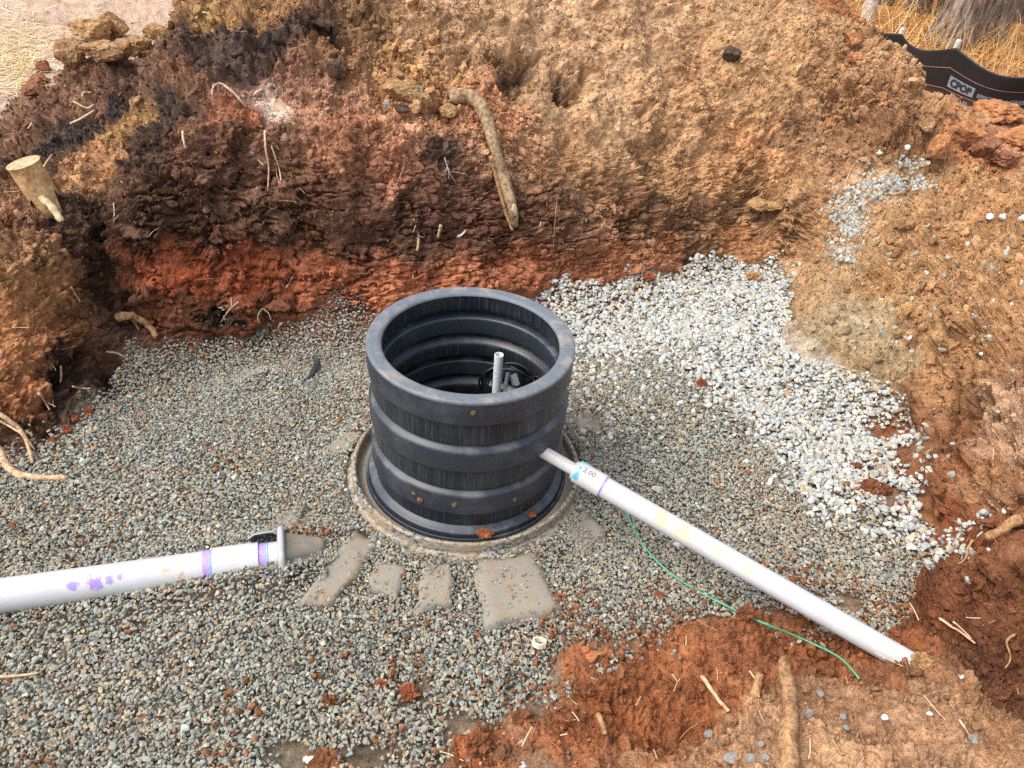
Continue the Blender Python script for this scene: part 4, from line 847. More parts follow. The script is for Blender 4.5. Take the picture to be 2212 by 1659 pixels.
# --- standing thin pipe, paper tag and cables inside the riser
pin = at(1077.6, 766, Y=2.30)
me, *_ = pipe_geo(pin - np.array([0, 0, .9]), pin + np.array([.0005, .0, 0]), .0167, .0028, 32)
M['inpipe'] = plastic('pale_grey_pipe', (224, 230, 234), .45, (190, 170, 140), .2, 12, .4, False, False)
solo('discharge_pipe', me, M['inpipe'], 'thin pale pipe standing upright inside the black riser', 'pipe', pin - np.array([0, 0, .9]))
M['cable'] = plastic('black_cable', (30, 30, 33), .35, None, 0, 9, .5, False, False)
cb = thing('cable_coil', 'coil of black cable hanging inside the riser behind the thin pipe', 'cable', (pin[0] + .06, pin[1] + .06, -.1))
for i in range(5):
    cx, cy, cz, rr = pin[0] + .015 + i * .012, pin[1] + .06 + .01 * math.sin(i * 2), pin[2] - .175 - .006 * i, .085 + .004 * i
    pts = [(cx + rr * math.cos(a), cy + .02 * math.sin(a * 2 + i), cz + rr * 1.05 * math.sin(a)) for a in np.linspace(0, 6.1, 40)]
    part(cb, 'cable_loop', tube('cable_loop', np.array(pts), .0042, 8), M['cable'])
pts = spline([(pin[0] + .10, pin[1] + .05, pin[2] - .22), (pin[0] + .13, pin[1] + .03, pin[2] - .11), (pin[0] + .19, pin[1] - .02, pin[2] - .10), (pin[0] + .23, pin[1] - .06, pin[2] - .14)], 10)
part(cb, 'cable_end', tube('cable_end', pts, .0042, 8), M['cable'])
m, ntt, b = new_mat('paper_tag', .7, .2); b.inputs['Base Color'].default_value = (*lin((206, 208, 212)), 1); M['paper'] = m
def sheet(nm, p, ux, uy, w, h, curl, mat, label, cat):
    p, ux, uy = map(np.array, (p, ux, uy)); nn_ = np.cross(ux, uy); V = []; Fc = []; k2 = 8
    for side in (0, 1):
        for j in range(k2 + 1):
            for i in range(k2 + 1): u, v = i / k2 - .5, j / k2 - .5; V.append(p + ux * u * w + uy * v * h + nn_ * (curl * math.cos(u * 3 + v) - side * .0008))
    o_ = (k2 + 1) ** 2
    for j in range(k2):
        for i in range(k2):
            a = j * (k2 + 1) + i; Fc.append((a, a + 1, a + k2 + 2, a + k2 + 1)); Fc.append((o_ + a, o_ + a + k2 + 1, o_ + a + k2 + 2, o_ + a + 1))
    return solo(nm, mesh(nm, V, Fc), mat, label, cat, p)
sheet('paper_tag', pin + np.array([.034, .01, -.125]), (.9, .3, 0), (.1, 0, 1), .016, .09, .004, M['paper'], 'narrow white paper tag tucked beside the upright thin pipe', 'tag')
sheet('crumpled_label', pin + np.array([.064, .03, -.125]), (.9, .2, .3), (-.25, 0, .97), .030, .055, .010, M['paper'], 'crumpled white label caught in the black cables', 'label')

# --- rocks, clods and pebbles one can pick out
def lump(px, py, w, h, mat, name, label, cat, group=None, seed=0, sub=4, facet=.7, amp=.16, sink=.25, freq=2.2, depth=1.0, rot=None, smooth=True, off=0.0):
    p, nr_ = hit(px, py + h * .30); sx = px_size(p, w); sy = px_size(p, h)
    V, Fc = lump_geo(seed + 1000, sub=sub, flat=1, long=1, amp=amp, freq=freq, facet=facet)
    V = V - (V.max(0) + V.min(0)) / 2; V = V / (V.max(0) - V.min(0))
    Ez = Euler((0, 0, rot if rot is not None else (seed * 1.7) % 6.28)).to_matrix()
    V = V * 1.0 @ np.array(Ez).T; V = V / (V.max(0) - V.min(0)) * np.array([sx, sx * .8 * depth, sy * 1.0])
    loc = p + np.array([0, 0, 1.]) * (sy * (.5 - sink)) + nr_ * off
    o = link(name, mesh(name, V, Fc, smooth), mat); o.location = loc; return tag(o, label, cat, group)
RK = [(205, 72, 92, 52, 'rock_tan', 'upper tan boulder on top of the rock pile on bare ground'), (250, 62, 66, 60, 'rock_tan', 'blocky tan boulder at the right top of the rock pile'), (160, 122, 68, 64, 'rock_tan', 'wedge-shaped brown boulder at the left front of the rock pile'),
      (222, 112, 96, 44, 'rock_tan', 'long brown boulder at the front of the rock pile'), (268, 112, 44, 44, 'rock_tan', 'small brown rock leaning on the right of the rock pile'), (305, 104, 58, 48, 'rock_tan', 'rounded tan rock between the pile and the dark bank'), (340, 74, 56, 34, 'rock_tan', 'flat tan rock behind the dark crest of the bank'),
      (94, 146, 32, 28, 'rock_red', 'lone reddish rock on bare ground below the rock pile'), (76, 192, 56, 40, 'rock_red', 'larger of the two stacked red-brown rocks at the bank edge'), (88, 172, 46, 22, 'rock_red', 'flat red-brown rock behind the larger one at the bank edge'), (152, 56, 12, 9, 'rock_red', 'tiny brown stone alone on the pale ground')]
for i, (x, y, w, h, m_, lb) in enumerate(RK): lump(x, y, w, h, M[m_], 'rock', lb, 'rock', 'rocks on the bare ground', seed=i + 1, sink=.12, facet=1.0, amp=.13, freq=5, smooth=False)
RR = [(2078, 292, 78, 72, 'rock_orange', 'round orange-brown boulder right of the heap'), (2022, 318, 56, 60, 'rock_orange', 'orange rock left of the round boulder'), (2120, 322, 66, 58, 'rock_red', 'brown boulder in front of the round orange one'), (2155, 245, 120, 56, 'rock_orange', 'big flat orange slab near the silt fence'),
      (2195, 300, 90, 46, 'rock_orange', 'orange slab at the right edge below the fence'), (2110, 262, 46, 36, 'rock_tan', 'tan rock tucked under the big orange slab'), (1998, 272, 34, 36, 'rock_tan', 'small tan rock at the foot of the heap crest'), (2165, 345, 60, 34, 'rock_red', 'low red-brown rock at the right edge of the bank'), (1903, 210, 26, 26, 'rock_orange', 'small orange rock on the right crest of the heap'),
      (2042, 190, 22, 12, 'rock_tan', 'flat pale stone at the foot of the fence'), (1790, 268, 26, 24, 'rock_orange', 'bright orange stone on the tan slope of the heap'), (1838, 88, 44, 34, 'rock_orange', 'orange clump near the top of the right crest'), (1848, 126, 40, 24, 'rock_orange', 'orange clump below another on the right crest')]
for i, (x, y, w, h, m_, lb) in enumerate(RR): lump(x, y, w, h, M[m_], 'rock', lb, 'rock', 'rocks right of the heap', seed=i + 21, sink=.18, facet=1.0, amp=.13, freq=5, smooth=False)
RM = [(862, 196, 78, 44, 'rock_tan', 'large flat tan rock left of the bark-covered branch'), (907, 198, 22, 27, 'rock_grey', 'pale grey stone beside the large tan rock'), (920, 216, 38, 30, 'rock_tan', 'tan rock between the grey stone and the branch'), (897, 234, 24, 22, 'rock_tan', 'small yellow-tan stone below the grey stone'), (838, 228, 24, 22, 'rock_grey', 'grey-white stone under the large tan rock'),
      (966, 240, 44, 34, 'rock_tan', 'square tan block under the bend of the branch'), (938, 224, 26, 40, 'rock_red', 'brown rock wedged against the square tan block'), (868, 236, 34, 22, 'rock_dark', 'dark lump between the two small pale stones'), (726, 150, 48, 46, 'rock_dark', 'round dark brown clod on the left of the heap'), (858, 160, 30, 24, 'rock_tan', 'tan stone above the large flat rock'),
      (832, 148, 30, 20, 'rock_red', 'reddish stone uphill of the large flat rock'), (1066, 296, 24, 16, 'rock_orange', 'flat pink-orange chip right of the branch'), (1020, 175, 30, 20, 'rock_orange', 'orange stone uphill of the branch bend'), (692, 50, 54, 40, 'rock_dark', 'grey-brown slab of rock in the hollow at the top left of the heap'), (1578, 118, 44, 34, 'rock_dark', 'dark weathered chunk of wood on the tan heap'), (1650, 438, 80, 24, 'clod_tan', 'tan flake of crusted soil jutting from the base of the heap'),
      (545, 330, 12, 16, 'rock_grey', 'small grey pebble stuck in the dark wall')]
for i, (x, y, w, h, m_, lb) in enumerate(RM): lump(x, y, w, h, M[m_], 'rock', lb, 'rock', seed=i + 41, sink=.3, off=.01, facet=1.0, amp=.11, freq=5, smooth=False)
CL = [(715, 1508, 44, 46, 'clod', 'round brown clod alone on the grey gravel near the bottom'), (886, 1494, 52, 36, 'clod_orange', 'crumbling red clod on gravel left of the dirt apron'), (1036, 1600, 66, 46, 'clod', 'large brown clod at the bottom edge of the gravel'), (700, 1640, 90, 40, 'clod', 'broken brown clod at the very bottom left of centre'), (1876, 1052, 62, 50, 'clod', 'largest brown clod lying on the white stone'), (1848, 1010, 40, 34, 'clod', 'brown clod left behind the largest one on the white stone'),
      (1888, 1004, 34, 30, 'clod', 'brown clod behind the largest one on the white stone'), (1912, 1056, 34, 28, 'clod', 'small clod right of the largest one on the white stone'), (1941, 1090, 42, 32, 'clod', 'clod at the edge where white stone meets the right bank'), (1930, 854, 26, 20, 'clod', 'small brown clod on the upper tail of the white stone'), (1625, 602, 42, 28, 'clod_tan', 'tan clod on the back of the white stone'), (1512, 832, 24, 30, 'clod_orange', 'red clod between the white and grey gravel'),
      (1607, 1326, 46, 40, 'clod', 'brown clod on gravel between the green wire and the pipe'), (190, 893, 24, 20, 'clod_orange', 'topmost of the orange clods at the foot of the left wall'), (164, 908, 24, 18, 'clod_orange', 'second orange clod down at the foot of the left wall'), (146, 930, 28, 24, 'clod_orange', 'biggest orange clod at the foot of the left wall'), (116, 956, 20, 16, 'clod_orange', 'lowest orange clod at the foot of the left wall'), (1048, 1150, 50, 16, 'clod_orange', 'flat smear of orange mud on the tank collar'),
      (1150, 1110, 26, 14, 'clod_orange', 'small orange mud lump on the right of the tank collar'), (1010, 1215, 22, 16, 'clod_orange', 'small orange clod between collar and the big rib'), (1265, 1490, 50, 34, 'clod', 'soft brown clod at the edge of the dirt apron'), (1130, 1545, 54, 40, 'clod', 'brown clod on the tip of the dirt apron'), (1990, 1426, 60, 34, 'clod_tan', 'tan dirt lump over the end of the long white pipe'), (1100, 622, 34, 20, 'clod', 'brown clod at the wall foot behind the riser'), (1398, 600, 36, 26, 'clod_orange', 'orange-brown clod at the wall foot by the white stone'),
      (80, 465, 44, 40, 'rock_red', 'reddish lump on the left bank below the split post'), (20, 470, 40, 50, 'rock_red', 'reddish lump at the left edge below the split post'), (1700, 1310, 30, 22, 'clod', 'small clod just below the long white pipe'), (1420, 1290, 24, 18, 'clod_orange', 'small red clod on gravel beside the green wire'), (820, 1480, 30, 22, 'clod_orange', 'thin red clod left of the crumbling one')]
for i, (x, y, w, h, m_, lb) in enumerate(CL): lump(x, y, w, h, M[m_], 'soil_clod', lb, 'clod', 'clods of soil lying about', seed=i + 71, sink=.25 if h > 18 else .1, facet=.35, amp=.36, freq=4.5, smooth=False, off=.012 if y > 560 and x < 1800 and y < 1500 else 0)
bpy.data.objects['soil_clod.017'].location = at(1048, 1152, z=.060); bpy.data.objects['soil_clod.018'].location = at(1150, 1112, z=.050)
PB = [(670, 1641, 36, 30, 'pebble_white', 'white stone at the bottom edge left of centre'), (1130, 1650, 22, 18, 'pebble_white', 'small white stone at the bottom edge of the dirt apron'), (2140, 467, 22, 14, 'pebble_white', 'left of three white stones on the right bank'), (2166, 468, 18, 16, 'pebble_white', 'middle of three white stones on the right bank'), (2208, 470, 16, 16, 'pebble_white', 'white stone at the right edge of the right bank'), (1898, 328, 16, 14, 'pebble_white', 'white stone at the mouth of a hollow on the heap'), (1960, 318, 14, 14, 'pebble_white', 'white stone right of the hollow on the heap'),
      (1744, 1538, 20, 34, 'pebble_grey', 'upright grey stone right of the thick stick'), (1532, 1582, 24, 20, 'pebble_grey', 'round grey stone left of the thick stick'), (1583, 1636, 42, 22, 'pebble_grey', 'long grey stone at the bottom left of the thick stick'), (1622, 1636, 30, 18, 'pebble_grey', 'tan-grey stone next to the long grey stone'), (1642, 1604, 16, 18, 'pebble_grey', 'dark grey stone close to the thick stick'), (1652, 1632, 22, 16, 'pebble_grey', 'grey stone at the foot of the thick stick'), (1560, 1566, 14, 14, 'pebble_grey', 'small grey stone above the round one'), (1826, 1570, 16, 14, 'pebble_grey', 'small grey stone on the near bank'), (1822, 1546, 18, 10, 'pebble_grey', 'pale flat stone on the near bank'),
      (2105, 1594, 30, 14, 'pebble_grey', 'flat grey stone at the right of the near bank'), (1910, 1548, 18, 16, 'pebble_white', 'whitish stone in the middle of the near bank'), (2074, 1460, 12, 14, 'pebble_white', 'small white stone above the near bank edge'), (1772, 1496, 18, 12, 'pebble_grey', 'small stone uphill of the near bank'), (2008, 1540, 14, 10, 'pebble_white', 'tiny white stone on the near bank right of middle')]
for i, (x, y, w, h, m_, lb) in enumerate(PB): lump(x, y, w, h, M[m_], 'stone', lb, 'stone', 'stray stones on the dirt', seed=i + 131, sink=.25, facet=.8, amp=.08, sub=3)

# --- roots and sticks
def root_path(pts, lift, n=7, jit=.0, seed=0):
    rs = np.random.default_rng(seed); W_ = []
    for i, q_ in enumerate(pts):
        p, nr_ = hit(q_[0], q_[1]); l = q_[2] if len(q_) > 2 else lift; W_.append(p + nr_ * l)
    path = spline(W_, n)
    if jit: path[1:-1] += rs.normal(0, jit, path[1:-1].shape)
    return path
def smooth_to_line(path, k=2):
    for _ in range(k): path[1:-1] = .5 * path[1:-1] + .25 * (path[2:] + path[:-2])
    return path
def root(pts, r0, r1, mat, label, name='root', cat='root', lift=.008, seed=0, group=None, branches=(), wob=.10, seg=8):
    path = smooth_to_line(root_path(pts, lift, seed=seed, jit=r0 * .25), 4); rad = np.linspace(r0, r1, len(path))
    if not branches: return solo(name, tube(name, path, rad, seg, wob, seed), mat, label, cat, path[0], group)
    t = thing(name, label, cat, path[0], group); part(t, 'stem', tube('stem', path, rad, seg, wob, seed), mat)
    for b_, q0, q1 in branches:
        bp = smooth_to_line(root_path(b_, lift, seed=seed + 5, jit=q0 * .25), 3); part(t, 'branch', tube('branch', bp, np.linspace(q0, q1, len(bp)), 6, wob, seed + 3), mat)
    return t
big = [(972, 214, .0), (996, 214, .03), (1026, 232, .05), (1044, 272, .05), (1060, 325, .045), (1078, 385, .05), (1094, 438, .05), (1106, 486, .035)]
path = smooth_to_line(root_path(big, .04, seed=3), 10); bt = thing('broken_branch', 'thick bark-covered branch with broken pale tip hanging down the pit wall', 'branch', path[0])
part(bt, 'stem', tube('stem', path, np.interp(np.linspace(0, 1, len(path)), [0, .1, .4, .8, 1], [.036, .040, .031, .027, .022]), 14, .10, 3), M['bark_root'])
bp = smooth_to_line(root_path([(1056, 340, .03), (1066, 385, .03), (1078, 430, .035), (1090, 470, .035), (1102, 498, .03)], .03, seed=4), 6)
part(bt, 'side_shoot', tube('side_shoot', bp, np.linspace(.014, .009, len(bp)), 8, .08, 4), M['root_brown'])
tip = path[-9:-2]; part(bt, 'bare_wood', tube('bare_wood', tip + (EYE - tip[0]) / np.linalg.norm(EYE - tip[0]) * .006, np.interp(np.linspace(0, 1, len(tip)), [0, .4, 1], [.017, .021, .014]), 10, .15, 6), M['wood_pale'])
bpy.data.objects[bt.children[2].name]['label'] = 'pale broken wood at the tip'
root([(572, 286), (574, 320), (581, 362), (579, 408)], .0050, .0030, M['root_pale'], 'long thin root hanging on the left of the dark wall with a forked neighbour', lift=.014, seed=11, branches=[([(586, 318), (594, 340), (602, 366), (606, 392)], .0045, .0025), ([(594, 342), (596, 372), (602, 400)], .003, .002)])
root([(462, 196), (478, 189), (500, 205), (518, 224), (532, 240)], .007, .005, M['root_grey'], 'grey crooked root arched on the dark upper wall', lift=.02, seed=12, branches=[([(464, 196), (460, 208), (464, 222)], .005, .003)])
root([(893, 472), (899, 492), (902, 518), (899, 541)], .009, .006, M['root_pale'], 'short pale root low in the middle of the dark wall', lift=.014, seed=13, branches=[([(900, 508), (912, 512), (918, 508)], .003, .002), ([(897, 486), (890, 502)], .003, .002)])
root([(951, 486), (948, 498), (944, 512)], .009, .006, M['root_pale'], 'stubby pale root right of the short pale one', lift=.012, seed=14)
root([(958, 342), (964, 362), (972, 380), (984, 398)], .0035, .002, M['root_grey'], 'cluster of fine grey rootlets left of the broken branch', lift=.014, seed=15, branches=[([(964, 362), (958, 378), (960, 394)], .003, .002), ([(966, 366), (968, 388)], .0025, .0015), ([(972, 372), (990, 374), (1010, 380)], .002, .0012)])
root([(244, 692), (262, 686), (284, 682), (304, 690), (324, 706), (338, 728)], .020, .014, M['root_brown'], 'forked brown root crossing the corner of the pit', lift=.03, seed=16, branches=[([(262, 686), (284, 694), (300, 712)], .007, .004), ([(252, 690), (242, 682)], .006, .003)])
root([(-30, 955, .02), (-4, 985, .02), (12, 1012, .02), (44, 1034, .02), (90, 1041, .02), (150, 1040, .015)], .020, .010, M['root_pale'], 'thick pale root curving out over the gravel at the left edge', lift=.02, seed=17)
root([(-20, 886, .03), (20, 908, .04), (50, 936, .05), (66, 972, .04), (74, 1008, .02)], .010, .006, M['root_pale'], 'pale root arching down the left wall to the gravel', lift=.03, seed=18)
root([(-20, 900, .03), (26, 922, .05), (58, 950, .05), (80, 984, .03)], .005, .003, M['root_pale'], 'thin root running just under the arching pale root', lift=.03, seed=19)
root([(82, 852), (94, 868), (106, 888)], .006, .003, M['root_pale'], 'short pale root slanting on the orange left wall', lift=.012, seed=20)
root([(122, 796), (124, 812), (122, 832)], .005, .003, M['root_pale'], 'short upright root in the dark pocket of the left wall', lift=.03, seed=21)
root([(150, 842), (168, 846), (190, 846)], .004, .002, M['root_pale'], 'thin level root at the bottom of the dark pocket', lift=.03, seed=22)
root([(222, 764), (246, 766), (268, 776)], .005, .003, M['root_pale'], 'thin root reaching toward the gravel from the pit corner', lift=.02, seed=23)
root([(148, 622), (156, 636), (168, 654)], .007, .004, M['root_pale'], 'short pale stub of root near the top of the left wall', lift=.015, seed=24)
root([(1204, 350), (1207, 400), (1200, 450), (1196, 500), (1192, 545)], .0030, .002, M['root_brown'], 'hair-thin root running straight down the wall right of the branch', lift=.010, seed=25)
root([(876, 296), (870, 330), (872, 360), (860, 390), (852, 415)], .0032, .0018, M['root_brown'], 'fine wavy root on the pinkish soil left of the branch', lift=.012, seed=26, branches=[([(854, 308), (846, 332), (838, 352)], .0025, .0015)])
root([(398, 288), (400, 304), (404, 322)], .005, .004, M['root_pale'], 'short straw-coloured stick on the dark left wall', 'twig', 'twig', lift=.014, seed=27)
root([(252, 440), (254, 462), (252, 482)], .003, .002, M['root_grey'], 'thin dangling rootlet near the pit corner', lift=.014, seed=28, branches=[([(252, 478), (262, 466)], .002, .0015)])
root([(632, 596), (626, 606), (618, 620)], .004, .003, M['root_pale'], 'small pale root in the orange band left of centre', lift=.012, seed=29)
root([(512, 650), (494, 668), (480, 694)], .004, .0025, M['root_grey'], 'thin root over the dark nook at the wall foot', lift=.02, seed=30, branches=[([(500, 660), (498, 640)], .003, .002), ([(566, 664), (556, 680), (560, 700)], .003, .002), ([(566, 664), (584, 676), (588, 690)], .003, .002)])
root([(2216, 1124, .03), (2188, 1144, .04), (2156, 1166, .05)], .021, .017, M['root_brown'], 'thick stub of root poking from the right bank', lift=.03, seed=31)
root([(2104, 1164), (2092, 1184), (2086, 1210), (2074, 1228)], .005, .003, M['root_brown'], 'crooked rootlet hanging on the right bank by the last white stones', lift=.015, seed=32)
root([(2028, 1350), (2052, 1366), (2076, 1380), (2106, 1400)], .0045, .003, M['root_pale'], 'dry twig leaning on the dirt right of the long pipe', 'twig', 'twig', lift=.03, seed=33, branches=[([(2060, 1358), (2084, 1376), (2100, 1392)], .003, .002)])
root([(2196, 1376), (2178, 1392), (2186, 1420), (2172, 1442)], .004, .002, M['root_brown'], 'tangled fine root in the dark cut at the right edge', lift=.02, seed=34)
root([(1694, 1462, .05), (1690, 1480, .05), (1706, 1520, .04), (1712, 1556, .03), (1704, 1610, .03), (1698, 1690, .03)], .017, .023, M['root_brown'], 'thick crooked stick lying on the near bank at the bottom', 'stick', 'stick', lift=.03, seed=35, branches=[([(1692, 1482, .05), (1690, 1468, .055), (1695, 1452, .06)], .010, .002)], seg=12)
root([(1516, 1470, .02), (1534, 1494, .02), (1552, 1520, .02), (1576, 1544, .012)], .007, .005, M['root_pale'], 'thin stick left of the thick crooked one', 'stick', 'stick', lift=.02, seed=36)
root([(1640, 1480, .04), (1634, 1496, .02), (1630, 1510, .005)], .012, .014, M['root_brown'], 'short cut stub standing left of the thick crooked stick', 'stick', 'stick', lift=.02, seed=37)
root([(1290, 1556, .02), (1300, 1574, .02), (1306, 1590, .01)], .009, .006, M['root_brown'], 'short stubby stick at the tip of the dirt apron', 'stick', 'stick', lift=.02, seed=38)
root([(1618, 1456), (1634, 1480), (1640, 1514)], .003, .002, M['root_pale'], 'thin bent rootlet on the dirt apron', lift=.012, seed=39)
root([(1844, 1546), (1852, 1570), (1866, 1610)], .003, .002, M['root_brown'], 'straight brown straw on the middle of the near bank', 'twig', 'twig', lift=.006, seed=40)
root([(2070, 1558), (2082, 1576), (2094, 1596)], .003, .002, M['root_pale'], 'pale straw at the right of the near bank', 'twig', 'twig', lift=.006, seed=41)
root([(1796, 1598), (1812, 1626), (1832, 1659)], .003, .002, M['root_brown'], 'dark straw at the bottom of the near bank', 'twig', 'twig', lift=.006, seed=42)
root([(-10, 1476), (40, 1474), (92, 1466)], .005, .003, M['root_pale'], 'pale pink twig on the gravel at the lower left edge', 'twig', 'twig', lift=.03, seed=43)
root([(1868, 336), (1848, 356), (1836, 376), (1828, 400)], .003, .002, M['root_pale'], 'curved pale rootlet on the tan slope right of centre', lift=.014, seed=44)
root([(1342, 640), (1356, 628), (1372, 616)], .004, .0025, M['root_pale'], 'thin pale rootlet above the white stone behind the riser', lift=.02, seed=45)
root([(1680, 622 - 50), (1700, 640 - 50), (1716, 655 - 50)], .004, .003, M['root_brown'], 'twig lying at the top corner of the white stone', 'twig', 'twig', lift=.03, seed=46)
root([(1506, 566), (1524, 578), (1540, 586)], .006, .004, M['root_pale'], 'pale root end poking out just above the white stone', lift=.02, seed=47, branches=[([(1530, 574), (1552, 572), (1566, 570)], .003, .002)])
root([(168, 232), (196, 246), (210, 238)], .004, .003, M['wood_pale'], 'bent straw on the dark left crest', 'twig', 'twig', lift=.03, seed=48, branches=[([(186, 222), (188, 212), (204, 212)], .004, .003)])
root([(160, 278), (184, 268), (212, 250)], .005, .004, M['wood_pale'], 'pale dry stalk slanting up the dark left crest', 'twig', 'twig', lift=.03, seed=49)
root([(90, 388), (104, 366), (120, 344)], .005, .003, M['root_pale'], 'grey-white twig above the split post', 'twig', 'twig', lift=.03, seed=50)
root([(428, 52), (446, 38), (462, 50)], .004, .003, M['wood_pale'], 'bent pale straw on top of the dark crest', 'twig', 'twig', lift=.03, seed=51)

# --- split round post lying on the left bank
ax1, _n1 = hit(108, 446); ax2, _n2 = hit(146, 486); ax1 = ax1 - _n1 * .02
_d = ray(50, 352); ax0 = EYE + _d * ((ax1[2] + .21 - HC) / _d[2]); ax2 = ax2 + np.array([0, -.03, .03])
pd = (ax1 - ax0) / np.linalg.norm(ax1 - ax0); px_ = np.cross(pd, [0, 0, 1.]); px_ /= np.linalg.norm(px_); py_ = np.cross(px_, pd)
post = thing('split_post', 'broken round wooden post with a long splinter on the left bank', 'post', ax0)
V = []; Fc = []; seg = 28; R0 = .062; nl = 14; L = np.linalg.norm(ax1 - ax0); rs = random.Random(5)
for k_ in range(seg):
    a = 2 * math.pi * k_ / seg; dirv = math.cos(a) * px_ + math.sin(a) * py_
    ln = L * (.78 + .22 * math.sin(a * 3 + 1) * .5 + rs.uniform(-.08, .08)); side = math.cos(a - 0.2)
    if side > .75: ln = L * 1.05
    for j in range(nl + 1):
        t = j / nl; r = R0 * (1.0 + (.07 if t < .06 else 0) - .06 * t * t); V.append(ax0 + pd * ln * t + dirv * r * (1 + .03 * math.sin(5 * a + 9 * t)))
for k_ in range(seg):
    for j in range(nl): Fc.append((k_ * (nl + 1) + j, k_ * (nl + 1) + j + 1, ((k_ + 1) % seg) * (nl + 1) + j + 1, ((k_ + 1) % seg) * (nl + 1) + j))
part(post, 'shaft', mesh('shaft', V, Fc), M['wood'])
V = [ax0 - pd * .004] + [ax0 - pd * .001 + (math.cos(2 * math.pi * k_ / seg) * px_ + math.sin(2 * math.pi * k_ / seg) * py_) * R0 * 1.09 for k_ in range(seg)]
part(post, 'end_face', mesh('end_face', V, [(0, 1 + (k_ + 1) % seg, 1 + k_) for k_ in range(seg)], False), M['wood_end'])
sp0 = ax0 + pd * L * .6 + px_ * .038 * (1 if px_[0] > 0 else -1); pth = spline([sp0, (sp0 + ax2) / 2 + np.array([.005, 0, .01]), ax2], 8)
part(post, 'splinter', tube('splinter', pth, np.linspace(.020, .012, len(pth)), 7, .2, 8), M['wood_pale'])

# --- green wire, plastic ring, black strip, white scrap
M['wire'] = plastic('green_insulation', (84, 164, 124), .4, None, 0, 20, .4, False, False)
wpts = [(1338, 1095, .03), (1352, 1125, .03), (1372, 1165, .025), (1400, 1205, .025), (1440, 1245, .025), (1500, 1285, .025), (1570, 1325, .03), (1640, 1360, .03), (1700, 1390, .04), (1760, 1415, .035), (1810, 1440, .03), (1856, 1474, .01)]
path = smooth_to_line(root_path(wpts, .03, 8), 8); solo('tracer_wire', tube('tracer_wire', path, .0032, 10), M['wire'], 'thin green wire curving from under the long pipe to the dirt', 'wire', path[0])
rp0, _ = hit(1163, 1403); rp0 = rp0 + np.array([0, 0, .035])
M['cream'] = plastic('cream_plastic', (226, 214, 188), .5, (186, 160, 120), .6, 30, .4, False, False)
V = []; Fc = []; rprof = [(.0155, -.008), (.0225, -.008), (.0225, .006), (.0215, .008), (.0165, .008), (.0155, .006)]
for k_ in range(48):
    a = 2 * math.pi * k_ / 48
    for j, (r, z) in enumerate(rprof): V.append((r * math.cos(a) * (1.06 if (k_ % 8 < 2 and r > .02) else 1), r * math.sin(a) * (1.06 if (k_ % 8 < 2 and r > .02) else 1), z))
for k_ in range(48):
    for j in range(6): Fc.append((k_ * 6 + j, ((k_ + 1) % 48) * 6 + j, ((k_ + 1) % 48) * 6 + (j + 1) % 6, k_ * 6 + (j + 1) % 6))
o = link('plastic_ring', mesh('plastic_ring', V, Fc, False), M['cream']); o.location = rp0; o.rotation_euler = (-.35, .15, .3); tag(o, 'small cream plastic ring nut lying on the gravel', 'ring')
bs = smooth_to_line(root_path([(652, 832, .01), (668, 826, .02), (680, 812, .03), (686, 798, .035), (682, 784, .03)], .02, 6), 4); V = []; Fc = []
tn = np.gradient(bs, axis=0); tn /= np.linalg.norm(tn, axis=1)[:, None]; sd = np.cross(tn, [0, 0, 1.]); sd /= np.linalg.norm(sd, axis=1)[:, None]
for i in range(len(bs)):
    t = i / (len(bs) - 1); w_ = .016 * (1 - .3 * abs(2 * t - 1)); u_ = np.array([0, 0, 1.])
    V += [bs[i] + sd[i] * w_, bs[i] + u_ * .010 + sd[i] * .004, bs[i] - sd[i] * w_, bs[i] - u_ * .003]
for i in range(len(bs) - 1):
    for j in range(4): Fc.append((i * 4 + j, i * 4 + (j + 1) % 4, (i + 1) * 4 + (j + 1) % 4, (i + 1) * 4 + j))
Fc += [(3, 2, 1, 0), tuple((len(bs) - 1) * 4 + j for j in range(4))]
solo('plastic_strip', mesh('plastic_strip', V, Fc), M['riser'], 'curled scrap of black plastic on the gravel left of the riser', 'scrap', bs[0])
p, nr_ = hit(986, 512); M['scrap'] = plastic('white_scrap', (206, 210, 204), .5, None, 0, 20, .4, False, False)
V, Fc = tube_geo(spline([p + nr_ * .012, hit(996, 506)[0] + nr_ * .02, hit(1004, 496)[0] + nr_ * .02], 5), np.linspace(.009, .002, 11), 6, .3, 2); solo('plastic_scrap', mesh('plastic_scrap', V, Fc), M['scrap'], 'tiny white torn scrap stuck in the dark wall', 'scrap', p)

